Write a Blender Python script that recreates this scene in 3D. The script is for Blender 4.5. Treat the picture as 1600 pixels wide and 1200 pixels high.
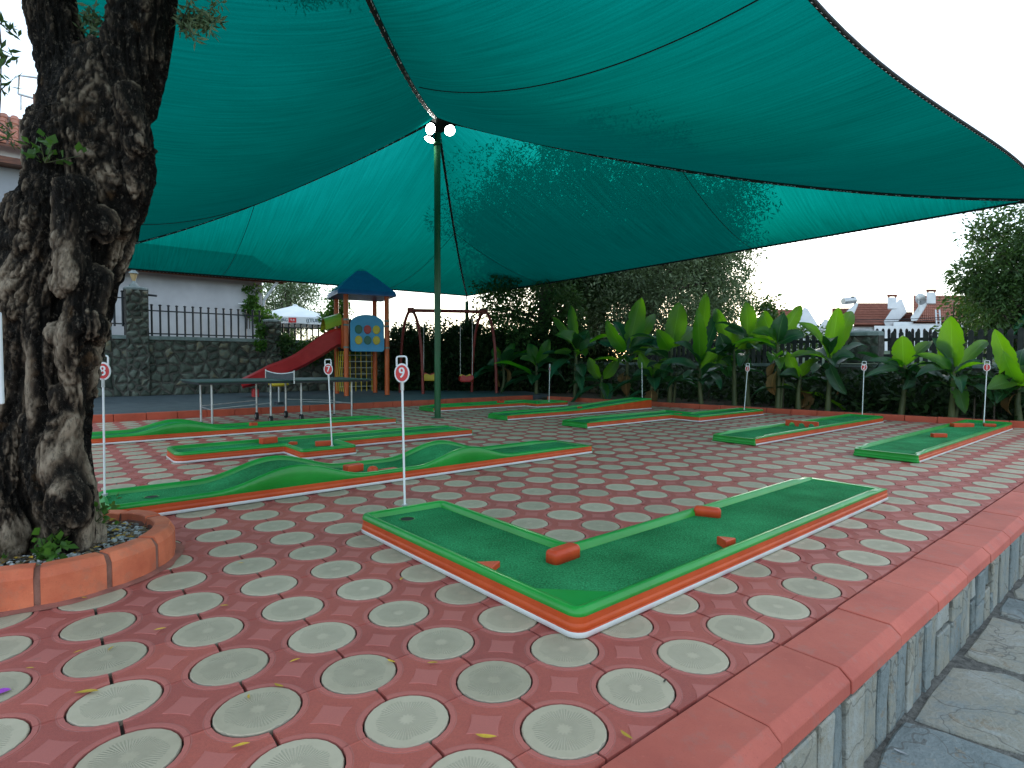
import bpy, bmesh, math, random
import numpy as np
from mathutils import Vector, Matrix, noise
from mathutils.geometry import tessellate_polygon
R = math.radians
random.seed(7); np.random.seed(7)
sc = bpy.context.scene
for o in list(bpy.data.objects): bpy.data.objects.remove(o)

# ------------------------------------------------------------------ camera
F_PX, PITCH, ROLL, CH = 890.82, -0.0395793, 0.00415529, 1.10075
TH = 0.692327258
AX = Vector((math.cos(TH), math.sin(TH)))      # along the lanes
BX = Vector((-math.sin(TH), math.cos(TH)))     # across the lanes
U = 0.34
OA, OB = 1.18736, 1.18084                      # a disc centre of the paving
_r0 = Vector((1, 0, 0)); FW = Vector((0, math.cos(PITCH), math.sin(PITCH))); _u0 = _r0.cross(FW)
RT = math.cos(ROLL)*_r0 + math.sin(ROLL)*_u0
UP = -math.sin(ROLL)*_r0 + math.cos(ROLL)*_u0
cam = bpy.data.cameras.new('camera'); camo = bpy.data.objects.new('camera', cam)
sc.collection.objects.link(camo); sc.camera = camo
camo.matrix_world = Matrix(((RT.x, UP.x, -FW.x, 0), (RT.y, UP.y, -FW.y, 0), (RT.z, UP.z, -FW.z, CH), (0, 0, 0, 1)))
cam.sensor_width = 36; cam.lens = F_PX/1600*36; cam.clip_end = 3000; cam.clip_start = 0.05

# ------------------------------------------------------------------ world, sun, exposure
SUN_EL, SUN_AZ = 13.0, 12.0       # azimuth clockwise from +Y
w = bpy.data.worlds.new('World'); sc.world = w; w.use_nodes = True
nt = w.node_tree; nt.nodes.clear()
sky = nt.nodes.new('ShaderNodeTexSky'); sky.sky_type = 'NISHITA'; sky.sun_disc = False
sky.sun_elevation = R(SUN_EL); sky.sun_rotation = R(SUN_AZ); sky.air_density = 1.0; sky.dust_density = 0.6; sky.ozone_density = 2.0
bgn = nt.nodes.new('ShaderNodeBackground'); bgn.inputs[1].default_value = 0.15
won = nt.nodes.new('ShaderNodeOutputWorld')
# thin high haze whitens the clear-sky colours, the same in every direction
hz = nt.nodes.new('ShaderNodeMix'); hz.data_type = 'RGBA'; hz.inputs[0].default_value = 0.45
hz.inputs[7].default_value = (4.9, 5.5, 5.8, 1)
nt.links.new(sky.outputs[0], hz.inputs[6]); nt.links.new(hz.outputs[2], bgn.inputs[0]); nt.links.new(bgn.outputs[0], won.inputs[0])
sl = bpy.data.lights.new('sun', 'SUN'); sl.energy = .8; sl.angle = R(35); sl.color = (1, 0.93, 0.85)
so = bpy.data.objects.new('sun', sl); sc.collection.objects.link(so)
sd = Vector((math.sin(R(SUN_AZ))*math.cos(R(SUN_EL)), math.cos(R(SUN_AZ))*math.cos(R(SUN_EL)), math.sin(R(SUN_EL))))
so.rotation_euler = (-sd).to_track_quat('-Z', 'Y').to_euler()
sc.view_settings.view_transform = 'Standard'; sc.view_settings.look = 'None'
sc.view_settings.exposure = 1.38; sc.view_settings.gamma = 1
sc.view_settings.use_curve_mapping = False
sc.cycles.max_bounces = 8; sc.cycles.transparent_max_bounces = 12

# ------------------------------------------------------------------ helpers
def ray(x, y): return FW + RT*((x-800)/F_PX) + UP*((600-y)/F_PX)
def G(x, y, z=0.0):
    d = ray(x, y); t = (z-CH)/d.z; return Vector((d.x*t, d.y*t, z))
def D(x, y, Y):
    d = ray(x, y); return d*(Y/d.y) + Vector((0, 0, CH))
def LW(a, b, z=0.0): p = AX*a + BX*b; return Vector((p.x, p.y, z))
def WL(p): q = Vector((p[0], p[1])); return q.dot(AX), q.dot(BX)
def on_b(px, b, z=0.0):            # point of the vertical plane across=b seen in column px
    k = (px-800)/F_PX; a = (b*BX.x-k*b*BX.y)/(k*AX.y-AX.x); return LW(a, b, z)
def on_a(px, a, z=0.0):
    k = (px-800)/F_PX; b = (a*AX.x-k*a*AX.y)/(k*BX.y-BX.x); return LW(a, b, z)

def tag(o, label=None, cat=None, group=None, kind=None):
    if label: o['label'] = label
    if cat: o['category'] = cat
    if group: o['group'] = group
    if kind: o['kind'] = kind
    return o
def empty(name, loc=(0, 0, 0), rz=0.0, label=None, cat=None, group=None, kind=None):
    o = bpy.data.objects.new(name, None); sc.collection.objects.link(o)
    o.location = loc; o.rotation_euler = (0, 0, rz); o.empty_display_size = 0.1
    return tag(o, label, cat, group, kind)
def link(name, me, parent=None):
    o = bpy.data.objects.new(name, me); sc.collection.objects.link(o)
    if parent: o.parent = parent
    return o

class MB:
    def __init__(s): s.v = []; s.f = []; s.mi = []; s.sm = []; s.uv = None
    def add(s, vs, fs, mi=0, smooth=False):
        n = len(s.v); s.v.extend([tuple(v) for v in vs])
        for f in fs: s.f.append([i+n for i in f]); s.mi.append(mi); s.sm.append(smooth)
    def box(s, c, d, rz=0, mi=0, bev=0.0, M=None):
        x, y, z = d[0]/2, d[1]/2, d[2]/2
        if bev > 0:
            bm = bmesh.new(); bmesh.ops.create_cube(bm, size=1)
            bmesh.ops.scale(bm, vec=d, verts=bm.verts)
            bmesh.ops.bevel(bm, geom=bm.edges[:], offset=bev, segments=2, profile=0.5, affect='EDGES')
            vs = [v.co.copy() for v in bm.verts]; bm.verts.index_update(); fs = [[v.index for v in f.verts] for f in bm.faces]; bm.free()
        else:
            vs = [Vector(p) for p in [(-x,-y,-z),(x,-y,-z),(x,y,-z),(-x,y,-z),(-x,-y,z),(x,-y,z),(x,y,z),(-x,y,z)]]
            fs = [(0,3,2,1),(4,5,6,7),(0,1,5,4),(1,2,6,5),(2,3,7,6),(3,0,4,7)]
        Mx = (Matrix.Translation(c) @ Matrix.Rotation(rz, 4, 'Z')) if M is None else Matrix.Translation(c) @ M
        s.add([Mx @ v for v in vs], fs, mi, False); return s
    def tube(s, pts, r, n=8, mi=0, smooth=True, caps=True):
        pts = [Vector(p) for p in pts]; rs = r if isinstance(r, (list, tuple)) else [r]*len(pts)
        rings = []; prev = None
        for i, p in enumerate(pts):
            t = (pts[min(i+1, len(pts)-1)]-pts[max(i-1, 0)]).normalized()
            if prev is None:
                u = t.orthogonal().normalized()
            else:
                u = (prev - t*prev.dot(t))
                u = u.normalized() if u.length > 1e-6 else t.orthogonal().normalized()
            prev = u; v = t.cross(u)
            rings.append([p + (u*math.cos(2*math.pi*k/n)+v*math.sin(2*math.pi*k/n))*rs[i] for k in range(n)])
        vs = [q for rg in rings for q in rg]; fs = []
        for i in range(len(pts)-1):
            for k in range(n):
                fs.append((i*n+k, i*n+(k+1) % n, (i+1)*n+(k+1) % n, (i+1)*n+k))
        s.add(vs, fs, mi, smooth)
        if caps:
            s.add(rings[0][::-1], [list(range(n))], mi); s.add(rings[-1], [list(range(n))], mi)
        return s
    def lathe(s, prof, c=(0, 0, 0), n=20, mi=0, smooth=True):
        c = Vector(c); vs = []; fs = []
        for (r, z) in prof:
            for k in range(n):
                vs.append(c+Vector((r*math.cos(2*math.pi*k/n), r*math.sin(2*math.pi*k/n), z)))
        for i in range(len(prof)-1):
            for k in range(n): fs.append((i*n+k, i*n+(k+1) % n, (i+1)*n+(k+1) % n, (i+1)*n+k))
        s.add(vs, fs, mi, smooth); return s
    def prism(s, poly, fn, z0, z1, bev=0.0, bulge=0.0, mi=0, bottom=False):
        # poly: 2D ccw; fn(x, y, z) -> 3D
        n = len(poly); cx = sum(p[0] for p in poly)/n; cy = sum(p[1] for p in poly)/n
        rings = [[(p[0], p[1], z0) for p in poly]]
        if bev > 0:
            rings.append([(p[0], p[1], z1-bev) for p in poly])
            q = []
            for p in poly:
                d = math.hypot(p[0]-cx, p[1]-cy) or 1; k = max(0.3, 1-bev*1.2/d)
                q.append((cx+(p[0]-cx)*k, cy+(p[1]-cy)*k, z1))
            rings.append(q)
        else: rings.append([(p[0], p[1], z1) for p in poly])
        vs = [fn(*p) for rg in rings for p in rg]; fs = []
        for i in range(len(rings)-1):
            for k in range(n): fs.append((i*n+k, i*n+(k+1) % n, (i+1)*n+(k+1) % n, (i+1)*n+k))
        m = len(rings)-1
        if bulge:
            vs.append(fn(cx, cy, z1+bulge)); c = len(vs)-1
            for k in range(n): fs.append((m*n+k, m*n+(k+1) % n, c))
        else: fs.append([m*n+k for k in range(n)])
        if bottom: fs.append([k for k in range(n)][::-1])
        s.add(vs, fs, mi); return s
    def mesh(s, name, mats):
        me = bpy.data.meshes.new(name); me.from_pydata([tuple(v) for v in s.v], [], s.f)
        for m in (mats if isinstance(mats, (list, tuple)) else [mats]): me.materials.append(m)
        if len(me.polygons) == len(s.f):
            me.polygons.foreach_set('material_index', s.mi); me.polygons.foreach_set('use_smooth', s.sm)
        me.update(); return me
    def build(s, name, mats, parent=None, **k):
        return tag(link(name, s.mesh(name, mats), parent), **k)

# ------------------------------------------------------------------ materials
class N:
    def __init__(s, name):
        s.m = bpy.data.materials.new(name); s.m.use_nodes = True; s.t = s.m.node_tree
        s.b = s.t.nodes['Principled BSDF']; s.out = s.t.nodes['Material Output']
    def n(s, ty, **kw):
        nd = s.t.nodes.new(ty)
        for k, v in kw.items():
            if k.startswith('i_'):
                key = k[2:]; key = int(key) if key.isdigit() else key
                nd.inputs[key].default_value = v
            else: setattr(nd, k, v)
        return nd
    def l(s, a, b): s.t.links.new(a, b)
    def coord(s, kind='Object', scale=(1, 1, 1), rot=(0, 0, 0), loc=(0, 0, 0)):
        if kind == 'Position': c = s.n('ShaderNodeNewGeometry').outputs['Position']
        else: c = s.n('ShaderNodeTexCoord').outputs[kind]
        mp = s.n('ShaderNodeMapping'); mp.inputs['Scale'].default_value = scale; mp.inputs['Rotation'].default_value = rot; mp.inputs['Location'].default_value = loc
        s.l(c, mp.inputs['Vector']); return mp.outputs[0]
    def noise(s, vec, scale, detail=4, rough=0.55):
        nd = s.n('ShaderNodeTexNoise'); nd.inputs['Scale'].default_value = scale; nd.inputs['Detail'].default_value = detail; nd.inputs['Roughness'].default_value = rough
        s.l(vec, nd.inputs['Vector']); return nd.outputs['Fac']
    def ramp(s, fac, stops):
        nd = s.n('ShaderNodeValToRGB'); cr = nd.color_ramp
        while len(cr.elements) < len(stops): cr.elements.new(0.5)
        for e, (p, c) in zip(cr.elements, stops): e.position = p; e.color = (c[0], c[1], c[2], 1)
        s.l(fac, nd.inputs[0]); return nd.outputs[0]
    def math(s, op, a, b=None, c=None, clamp=False):
        nd = s.n('ShaderNodeMath', operation=op, use_clamp=clamp)
        for i, x in enumerate((a, b, c)):
            if x is None: continue
            if isinstance(x, (int, float)): nd.inputs[i].default_value = x
            else: s.l(x, nd.inputs[i])
        return nd.outputs[0]
    def mix(s, fac, a, b, mode='MIX'):
        nd = s.n('ShaderNodeMix', data_type='RGBA', blend_type=mode)
        for i, x in ((0, fac), (6, a), (7, b)):
            if isinstance(x, (int, float)): nd.inputs[i].default_value = x
            elif isinstance(x, tuple): nd.inputs[i].default_value = (x[0], x[1], x[2], 1)
            else: s.l(x, nd.inputs[i])
        return nd.outputs[2]
    def bump(s, h, strength=0.4, dist=0.01, prev=None):
        nd = s.n('ShaderNodeBump'); nd.inputs['Strength'].default_value = strength; nd.inputs['Distance'].default_value = dist
        s.l(h, nd.inputs['Height'])
        if prev is not None: s.l(prev, nd.inputs['Normal'])
        s.l(nd.outputs[0], s.b.inputs['Normal']); return nd.outputs[0]
    def col(s, c):
        if isinstance(c, tuple): s.b.inputs['Base Color'].default_value = (c[0], c[1], c[2], 1)
        else: s.l(c, s.b.inputs['Base Color'])
    def rough(s, r): 
        if isinstance(r, (int, float)): s.b.inputs['Roughness'].default_value = r
        else: s.l(r, s.b.inputs['Roughness'])

def pm(name, c1, c2, scale=6, rough=0.6, bump=0.15, bscale=60, bdist=0.004, kind='Position', metal=0.0, stretch=(1, 1, 1), lo=0.35, hi=0.65, rnd=0.0, spec=None, coat=0.0):
    x = N(name); v = x.coord(kind, stretch)
    f = x.noise(v, scale, 5); c = x.ramp(f, [(lo, c1), (hi, c2)])
    if rnd:
        oi = x.n('ShaderNodeObjectInfo'); k = x.math('MULTIPLY_ADD', oi.outputs['Random'], rnd*2, 1-rnd)
        hs = x.n('ShaderNodeHueSaturation'); x.l(k, hs.inputs['Value']); x.l(c, hs.inputs['Color']); c = hs.outputs[0]
    x.col(c)
    if bump: x.bump(x.noise(v, bscale, 3), bump, bdist)
    rr = x.math('MULTIPLY_ADD', x.noise(v, scale*2.3, 3), 0.25, rough-0.12, clamp=True); x.rough(rr)
    x.b.inputs['Metallic'].default_value = metal
    if spec is not None: x.b.inputs['Specular IOR Level'].default_value = spec
    if coat: x.b.inputs['Coat Weight'].default_value = coat; x.b.inputs['Coat Roughness'].default_value = 0.15
    return x.m

def leaf_mat(name, dark, light, trans, tw=0.35, scale=1.5, rough=0.5, spec=0.3, veins=False, tm=.7):
    x = N(name); x.t.nodes.remove(x.b)
    at = x.n('ShaderNodeAttribute', attribute_name='rnd'); v = x.coord('Position')
    f = x.math('ADD', x.math('MULTIPLY', at.outputs['Fac'], 0.6), x.math('MULTIPLY', x.noise(v, scale, 3), 0.4))
    c = x.ramp(f, [(0.2, dark), (0.8, light)])
    if veins:
        uv = x.n('ShaderNodeUVMap'); sp = x.n('ShaderNodeSeparateXYZ'); x.l(uv.outputs[0], sp.inputs[0])
        ax_ = x.math('ABSOLUTE', sp.outputs[0])
        wv = x.math('SINE', x.math('ADD', x.math('MULTIPLY', sp.outputs[1], 190), x.math('MULTIPLY', ax_, -30)))
        c = x.mix(x.math('MULTIPLY_ADD', wv, 0.10, 0.10), c, (light[0]*1.5, light[1]*1.4, light[2]*1.3))
        rib = x.math('LESS_THAN', ax_, 0.035)
        c = x.mix(rib, c, (light[0]*2.2+.05, light[1]*1.7+.06, light[2]*1.6+.02))
        br = x.math('GREATER_THAN', x.math('ADD', ax_, x.math('MULTIPLY', x.noise(v, 9, 3), 0.25)), 1.13)
        c = x.mix(br, c, (0.16, 0.11, 0.03))
    p = x.n('ShaderNodeBsdfPrincipled'); x.l(c, p.inputs['Base Color']); p.inputs['Roughness'].default_value = rough; p.inputs['Specular IOR Level'].default_value = spec
    if veins:
        bp = x.n('ShaderNodeBump'); bp.inputs['Strength'].default_value = 0.35; bp.inputs['Distance'].default_value = 0.006; x.l(wv, bp.inputs['Height']); x.l(bp.outputs[0], p.inputs['Normal'])
    tr = x.n('ShaderNodeBsdfTranslucent'); x.l(x.mix(tm, c, trans), tr.inputs[0])
    ms = x.n('ShaderNodeMixShader'); ms.inputs[0].default_value = tw
    x.l(p.outputs[0], ms.inputs[1]); x.l(tr.outputs[0], ms.inputs[2]); x.l(ms.outputs[0], x.out.inputs[0])
    return x.m

M = {}
M['white'] = pm('white_paint', (.72, .74, .78), (.82, .84, .86), 4, .4, .03, 40)
M['orange'] = pm('orange_gelcoat', (.48, .060, .012), (.58, .085, .018), 5, .45, .04, 12, .003, coat=.08, spec=.3)
M['green'] = pm('green_gelcoat', (.008, .24, .025), (.014, .31, .040), 2.5, .36, .03, 9, .004, coat=.22, spec=.4)
M['block'] = pm('obstacle_orange', (.50, .05, .015), (.60, .075, .02), 9, .42, .1, 60, spec=.35)
M['plinth'] = pm('dark_plinth', (.02, .02, .022), (.04, .04, .045), 8, .9, .2, 40)
# carpet
x = N('felt_carpet'); v = x.coord('Position')
f1 = x.noise(v, 95, 5, .9); f2 = x.noise(v, 2.2, 4)
c = x.ramp(x.math('ADD', x.math('MULTIPLY', f1, .75), x.math('MULTIPLY', f2, .25)), [(.38, (.007, .085, .026)), (.50, (.018, .22, .072)), (.62, (.06, .46, .18))])
c = x.mix(x.math('MULTIPLY', x.math('GREATER_THAN', x.noise(v, 55, 1), .74), .5), c, (.12, .16, .08))
x.col(c); x.rough(.92); x.b.inputs['Specular IOR Level'].default_value = .15; x.bump(f1, 1.0, .008); M['carpet'] = x.m
M['hole'] = pm('cup_black', (.006, .008, .006), (.012, .016, .012), 8, .8, 0)

# paving: local UVs (metres from the piece centre), cell noise by world position
def cell_random(x):
    v = x.coord('Position'); mp = x.n('ShaderNodeMapping'); mp.vector_type = 'POINT'; mp.inputs['Rotation'].default_value = (0, 0, -TH)
    x.l(v, mp.inputs['Vector'])
    m2 = x.n('ShaderNodeVectorMath', operation='SNAP'); 
    ad = x.n('ShaderNodeVectorMath', operation='ADD'); ad.inputs[1].default_value = (-OA+.5*U*SHIFT[0], -OB+.5*U*SHIFT[0], 50*U+.01)
    x.l(mp.outputs[0], ad.inputs[0]); m2.inputs[1].default_value = (U, U, 100)
    x.l(ad.outputs[0], m2.inputs[0]); wn = x.n('ShaderNodeTexWhiteNoise', noise_dimensions='3D'); x.l(m2.outputs[0], wn.inputs['Vector'])
    return wn.outputs['Value']
SHIFT = [0]
x = N('red_paver'); rc = cell_random(x)
uv = x.n('ShaderNodeUVMap'); sp = x.n('ShaderNodeSeparateXYZ'); x.l(uv.outputs[0], sp.inputs[0])
ax_ = x.math('ABSOLUTE', sp.outputs[0]); ay_ = x.math('ABSOLUTE', sp.outputs[1])
dx = x.math('SUBTRACT', ax_, U/2); dy = x.math('SUBTRACT', ay_, U/2)
dd = x.math('SQRT', x.math('ADD', x.math('MULTIPLY', dx, dx), x.math('MULTIPLY', dy, dy)))
rim = x.math('LESS_THAN', dd, .4375*U)
ring2 = x.math('LESS_THAN', x.math('ABSOLUTE', x.math('SUBTRACT', dd, .447*U)), .0018)
emb = x.math('MULTIPLY', x.math('GREATER_THAN', dd, .58*U), x.math('LESS_THAN', x.math('MAXIMUM', ax_, ay_), .215*U))
smooth = x.math('MAXIMUM', rim, emb)
v = x.coord('Position'); fine = x.noise(v, 130, 4, .85); big = x.noise(v, 1.6, 4); mid = x.noise(v, 14, 4)
base = x.ramp(x.math('ADD', x.math('MULTIPLY', big, .45), x.math('ADD', x.math('MULTIPLY', rc, .3), x.math('MULTIPLY', mid, .3))), [(.25, (.33, .076, .066)), (.55, (.45, .103, .080)), (.85, (.55, .13, .09))])
base = x.mix(x.math('MULTIPLY', x.math('MULTIPLY_ADD', fine, 2.2, -.7, clamp=True), .42), base, (.13, .045, .045))
base = x.mix(x.math('MULTIPLY', smooth, .5), base, (.50, .165, .145))
base = x.mix(x.math('MULTIPLY', ring2, .4), base, (.42, .19, .17))
dirt = x.math('GREATER_THAN', x.noise(v, 7, 6, .7), .66)
base = x.mix(x.math('MULTIPLY', dirt, .22), base, (.16, .11, .10))
x.col(base); x.rough(.66); x.b.inputs['Specular IOR Level'].default_value = .4
x.bump(x.math('MULTIPLY', fine, x.math('MULTIPLY_ADD', smooth, -.75, 1.0)), .55, .004); M['paver'] = x.m
x = N('beige_disc'); SHIFT[0] = 1; rc = cell_random(x)
uv = x.n('ShaderNodeUVMap'); sp = x.n('ShaderNodeSeparateXYZ'); x.l(uv.outputs[0], sp.inputs[0])
rr = x.math('SQRT', x.math('ADD', x.math('MULTIPLY', sp.outputs[0], sp.outputs[0]), x.math('MULTIPLY', sp.outputs[1], sp.outputs[1])))
an = x.math('ARCTAN2', sp.outputs[1], sp.outputs[0])
rays = x.math('SINE', x.math('MULTIPLY', an, 60))
v = x.coord('Position'); wig = x.noise(v, 20, 3)
m1 = x.math('GREATER_THAN', rr, x.math('MULTIPLY_ADD', x.math('SINE', x.math('MULTIPLY', an, 11)), .005, .022))
m2 = x.math('LESS_THAN', rr, x.math('MULTIPLY_ADD', wig, .05, .068))
rm = x.math('MULTIPLY', x.math('MULTIPLY', m1, m2), x.math('MULTIPLY_ADD', rays, .5, .5))
big = x.noise(v, 2.2, 4); mid = x.noise(v, 22, 5); fine = x.noise(v, 260, 3)
base = x.ramp(x.math('ADD', x.math('MULTIPLY', big, .4), x.math('ADD', x.math('MULTIPLY', rc, .35), x.math('MULTIPLY', mid, .35))), [(.25, (.34, .29, .205)), (.55, (.45, .385, .28)), (.85, (.54, .465, .345))])
base = x.mix(x.math('MULTIPLY', rm, .38), base, (.24, .23, .17))
edge = x.math('GREATER_THAN', x.math('ADD', rr, x.math('MULTIPLY', mid, .012)), .1315)
base = x.mix(x.math('MULTIPLY', edge, .6), base, (.13, .12, .10))
base = x.mix(x.math('MULTIPLY', x.math('GREATER_THAN', x.noise(v, 9, 6, .75), .68), .25), base, (.2, .19, .16))
x.col(base); x.rough(.65)
b1 = x.bump(x.math('MULTIPLY', rm, -1), .5, .003); x.bump(fine, .25, .002, b1); M['disc'] = x.m
M['curb'] = pm('red_curb', (.36, .085, .068), (.47, .125, .10), 2.3, .75, .3, 220, .003, rnd=.08)
def stained(name, c1, c2, stain, rnd_=.08, scale=2.0):
    x = N(name); v = x.coord('Position'); f = x.noise(v, scale, 6, .65); g = x.noise(v, 9, 7, .75); h = x.noise(v, 150, 3, .8); w_ = x.noise(v, 34, 5, .7)
    c = x.ramp(f, [(.34, c1), (.62, c2)])
    c = x.mix(x.math('MULTIPLY', x.math('MULTIPLY_ADD', g, 7, -3.7, clamp=True), .45), c, stain)
    c = x.mix(x.math('MULTIPLY', x.math('MULTIPLY_ADD', w_, 9, -5.6, clamp=True), .5), c, (c2[0]*1.25, c2[1]*1.5, c2[2]*1.5))
    c = x.mix(x.math('MULTIPLY', x.math('MULTIPLY_ADD', h, 5, -2.9, clamp=True), .5), c, (c1[0]*.35, c1[1]*.35, c1[2]*.4))
    oi = x.n('ShaderNodeObjectInfo'); k = x.math('MULTIPLY_ADD', oi.outputs['Random'], rnd_*2, 1-rnd_)
    hs = x.n('ShaderNodeHueSaturation'); x.l(k, hs.inputs['Value']); x.l(c, hs.inputs['Color']); x.col(hs.outputs[0]); x.rough(.72)
    b1 = x.bump(w_, .35, .006); x.bump(h, .35, .002, b1); return x.m
M['curb'] = stained('red_curb_stained', (.43, .088, .064), (.55, .125, .088), (.36, .17, .145), .12)
M['planter'] = stained('planter_terracotta', (.52, .11, .05), (.68, .18, .085), (.40, .17, .11), .08, 4)
M['kerb'] = pm('red_kerb', (.40, .065, .03), (.52, .09, .045), 3, .7, .25, 120, rnd=.06)
M['mortar'] = pm('mortar', (.06, .055, .05), (.13, .12, .105), 12, .95, .8, 90, .01)
M['joint'] = pm('joint_sand', (.035, .03, .026), (.08, .06, .05), 20, .95, .5, 120)
x = N('slate_stone'); v = x.coord('Position', (1, 1, 1)); oi = x.n('ShaderNodeObjectInfo')
off = x.n('ShaderNodeVectorMath', operation='ADD'); x.l(v, off.inputs[0]); cm = x.n('ShaderNodeCombineXYZ')
x.l(x.math('MULTIPLY', oi.outputs['Random'], 37), cm.inputs[0]); x.l(cm.outputs[0], off.inputs[1])
a1 = x.noise(off.outputs[0], 3.2, 6, .65); a2 = x.noise(off.outputs[0], 26, 5, .7)
c = x.ramp(x.math('ADD', x.math('MULTIPLY', a1, .55), x.math('ADD', x.math('MULTIPLY', oi.outputs['Random'], .25), x.math('MULTIPLY', a2, .25))), [(.32, (.11, .135, .135)), (.47, (.20, .235, .24)), (.6, (.29, .275, .225)), (.74, (.36, .385, .38))])
c = x.mix(x.math('MULTIPLY', x.math('GREATER_THAN', x.noise(off.outputs[0], 5, 7, .8), .60), .5), c, (.24, .17, .10))
vs_ = x.n('ShaderNodeTexVoronoi', feature='DISTANCE_TO_EDGE'); vs_.inputs['Scale'].default_value = 3.1
wv_ = x.n('ShaderNodeVectorMath', operation='ADD'); nz_ = x.n('ShaderNodeTexNoise'); nz_.inputs['Scale'].default_value = 5; x.l(off.outputs[0], nz_.inputs['Vector']); sc_ = x.n('ShaderNodeVectorMath', operation='SCALE'); sc_.inputs['Scale'].default_value = .35; x.l(nz_.outputs['Color'], sc_.inputs[0])
x.l(off.outputs[0], wv_.inputs[0]); x.l(sc_.outputs[0], wv_.inputs[1]); x.l(wv_.outputs[0], vs_.inputs['Vector'])
ck = x.math('LESS_THAN', vs_.outputs['Distance'], .012)
c = x.mix(x.math('MULTIPLY', ck, .6), c, (.09, .085, .075))
c = x.mix(x.math('MULTIPLY', x.math('MULTIPLY_ADD', x.noise(off.outputs[0], 70, 4, .8), 6, -3.4, clamp=True), .4), c, (.10, .10, .095))
x.col(c); x.rough(.72); b1 = x.bump(a2, .9, .016); x.bump(x.noise(off.outputs[0], 120, 3), .35, .003, b1); M['slate'] = x.m
x = N('rubble_stone'); v = x.coord('Position'); oi = x.n('ShaderNodeObjectInfo')
a1 = x.noise(v, 9, 5, .65)
c = x.ramp(x.math('ADD', x.math('MULTIPLY', a1, .5), x.math('MULTIPLY', oi.outputs['Random'], .5)), [(.2, (.035, .042, .034)), (.45, (.075, .088, .07)), (.66, (.14, .155, .13)), (.88, (.22, .14, .055))])
x.col(c); x.rough(.85); x.bump(a1, .8, .03); M['rubble'] = x.m
M['coping'] = pm('coping_concrete', (.13, .17, .17), (.24, .28, .28), 6, .85, .5, 40, .01)
M['soil'] = pm('soil', (.03, .022, .015), (.09, .065, .045), 7, .95, .9, 35, .03)
M['rubber'] = pm('rubber_mat', (.045, .06, .075), (.07, .09, .105), 3, .75, .3, 90)
M['polegreen'] = pm('green_pole_paint', (.006, .075, .025), (.010, .10, .035), 4, .4, .05, 30, coat=.1, spec=.35)
M['metal'] = pm('galvanised', (.42, .44, .46), (.55, .57, .58), 9, .38, .03, 50, metal=.8)
M['iron'] = pm('black_iron', (.008, .012, .02), (.02, .026, .035), 9, .5, .1, 60)
M['cord'] = pm('black_cord', (.008, .012, .012), (.03, .035, .035), 60, .8, .5, 200)
M['signred'] = pm('sign_red', (.55, .02, .025), (.62, .03, .035), 6, .35, .0)
M['plasterwall'] = pm('white_plaster', (.50, .50, .52), (.62, .62, .64), 1.3, .85, .2, 50)
M['plaster2'] = pm('white_render', (.68, .71, .74), (.8, .82, .84), 1.3, .85, .2, 50)
M['wood'] = pm('brown_wood', (.10, .035, .02), (.2, .07, .035), 3, .6, .3, 60, stretch=(1, 1, 6))
M['rooftile'] = pm('roof_tile', (.27, .09, .055), (.42, .16, .10), 5, .8, .3, 30, rnd=.2)
M['red_plastic'] = pm('red_plastic', (.42, .010, .015), (.5, .02, .025), 4, .35, .04, 20)
M['orange_post'] = pm('orange_post', (.55, .085, .012), (.62, .11, .02), 4, .4, .04, 20)
M['blue'] = pm('blue_plastic', (.012, .10, .32), (.02, .13, .38), 4, .4, .05, 20)
M['lightblue'] = pm('lightblue_plastic', (.03, .27, .55), (.04, .31, .6), 4, .4, .05, 20)
M['yellow'] = pm('yellow_plastic', (.55, .38, .02), (.65, .46, .03), 4, .4, .05, 20)
M['yellowgreen'] = pm('lime_plastic', (.30, .38, .02), (.36, .44, .03), 4, .4, .05, 20)
M['dkgreen'] = pm('darkgreen_plastic', (.01, .10, .07), (.015, .13, .09), 4, .4, .05, 20)
M['swingred'] = pm('swing_maroon', (.16, .012, .010), (.24, .02, .016), 5, .45, .05, 20)
M['table'] = pm('table_green', (.012, .04, .035), (.02, .06, .05), 5, .5, .05, 20)
M['rubberblack'] = pm('black_rubber', (.012, .012, .013), (.025, .025, .027), 9, .8, .1, 60)
M['netmat'] = pm('net_dark', (.05, .06, .07), (.09, .1, .11), 40, .8, .2, 200)
M['parasol'] = pm('parasol_cloth', (.72, .80, .84), (.80, .86, .89), 2, .8, .1, 60)
M['print_green'] = pm('print_green', (.04, .10, .14), (.05, .12, .16), 4, .7, 0)
M['stem'] = pm('banana_stem', (.035, .055, .018), (.10, .11, .04), 5, .6, .3, 40, stretch=(1, 1, .2))
M['dryleaf'] = pm('dry_leaf', (.45, .26, .02), (.62, .40, .04), 30, .6, .2, 80, rnd=.25)
M['petal'] = pm('purple_petal', (.30, .03, .42), (.36, .05, .5), 30, .6, .1, 80)
M['pebble'] = pm('pebble', (.16, .16, .15), (.42, .42, .40), 9, .8, .2, 60, rnd=.35)
M['opening_shade'] = pm('dark_opening', (.012, .016, .02), (.03, .036, .04), 4, .25, 0)
M['olive'] = leaf_mat('olive_leaf', (.035, .065, .03), (.21, .28, .15), (.18, .28, .08), .3)
M['foliage'] = leaf_mat('dark_leaf', (.012, .038, .012), (.075, .15, .045), (.12, .25, .03), .3)
M['ivy'] = leaf_mat('ivy_leaf', (.02, .06, .012), (.08, .20, .03), (.16, .35, .03), .35)
M['hedge'] = leaf_mat('hedge_leaf', (.008, .022, .008), (.028, .06, .016), (.04, .10, .015), .2)
M['banana'] = leaf_mat('banana_leaf', (.010, .055, .014), (.030, .12, .022), (.34, .80, .008), .5, veins=True, rough=.36, spec=.5, scale=.8, tm=.88)
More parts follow.
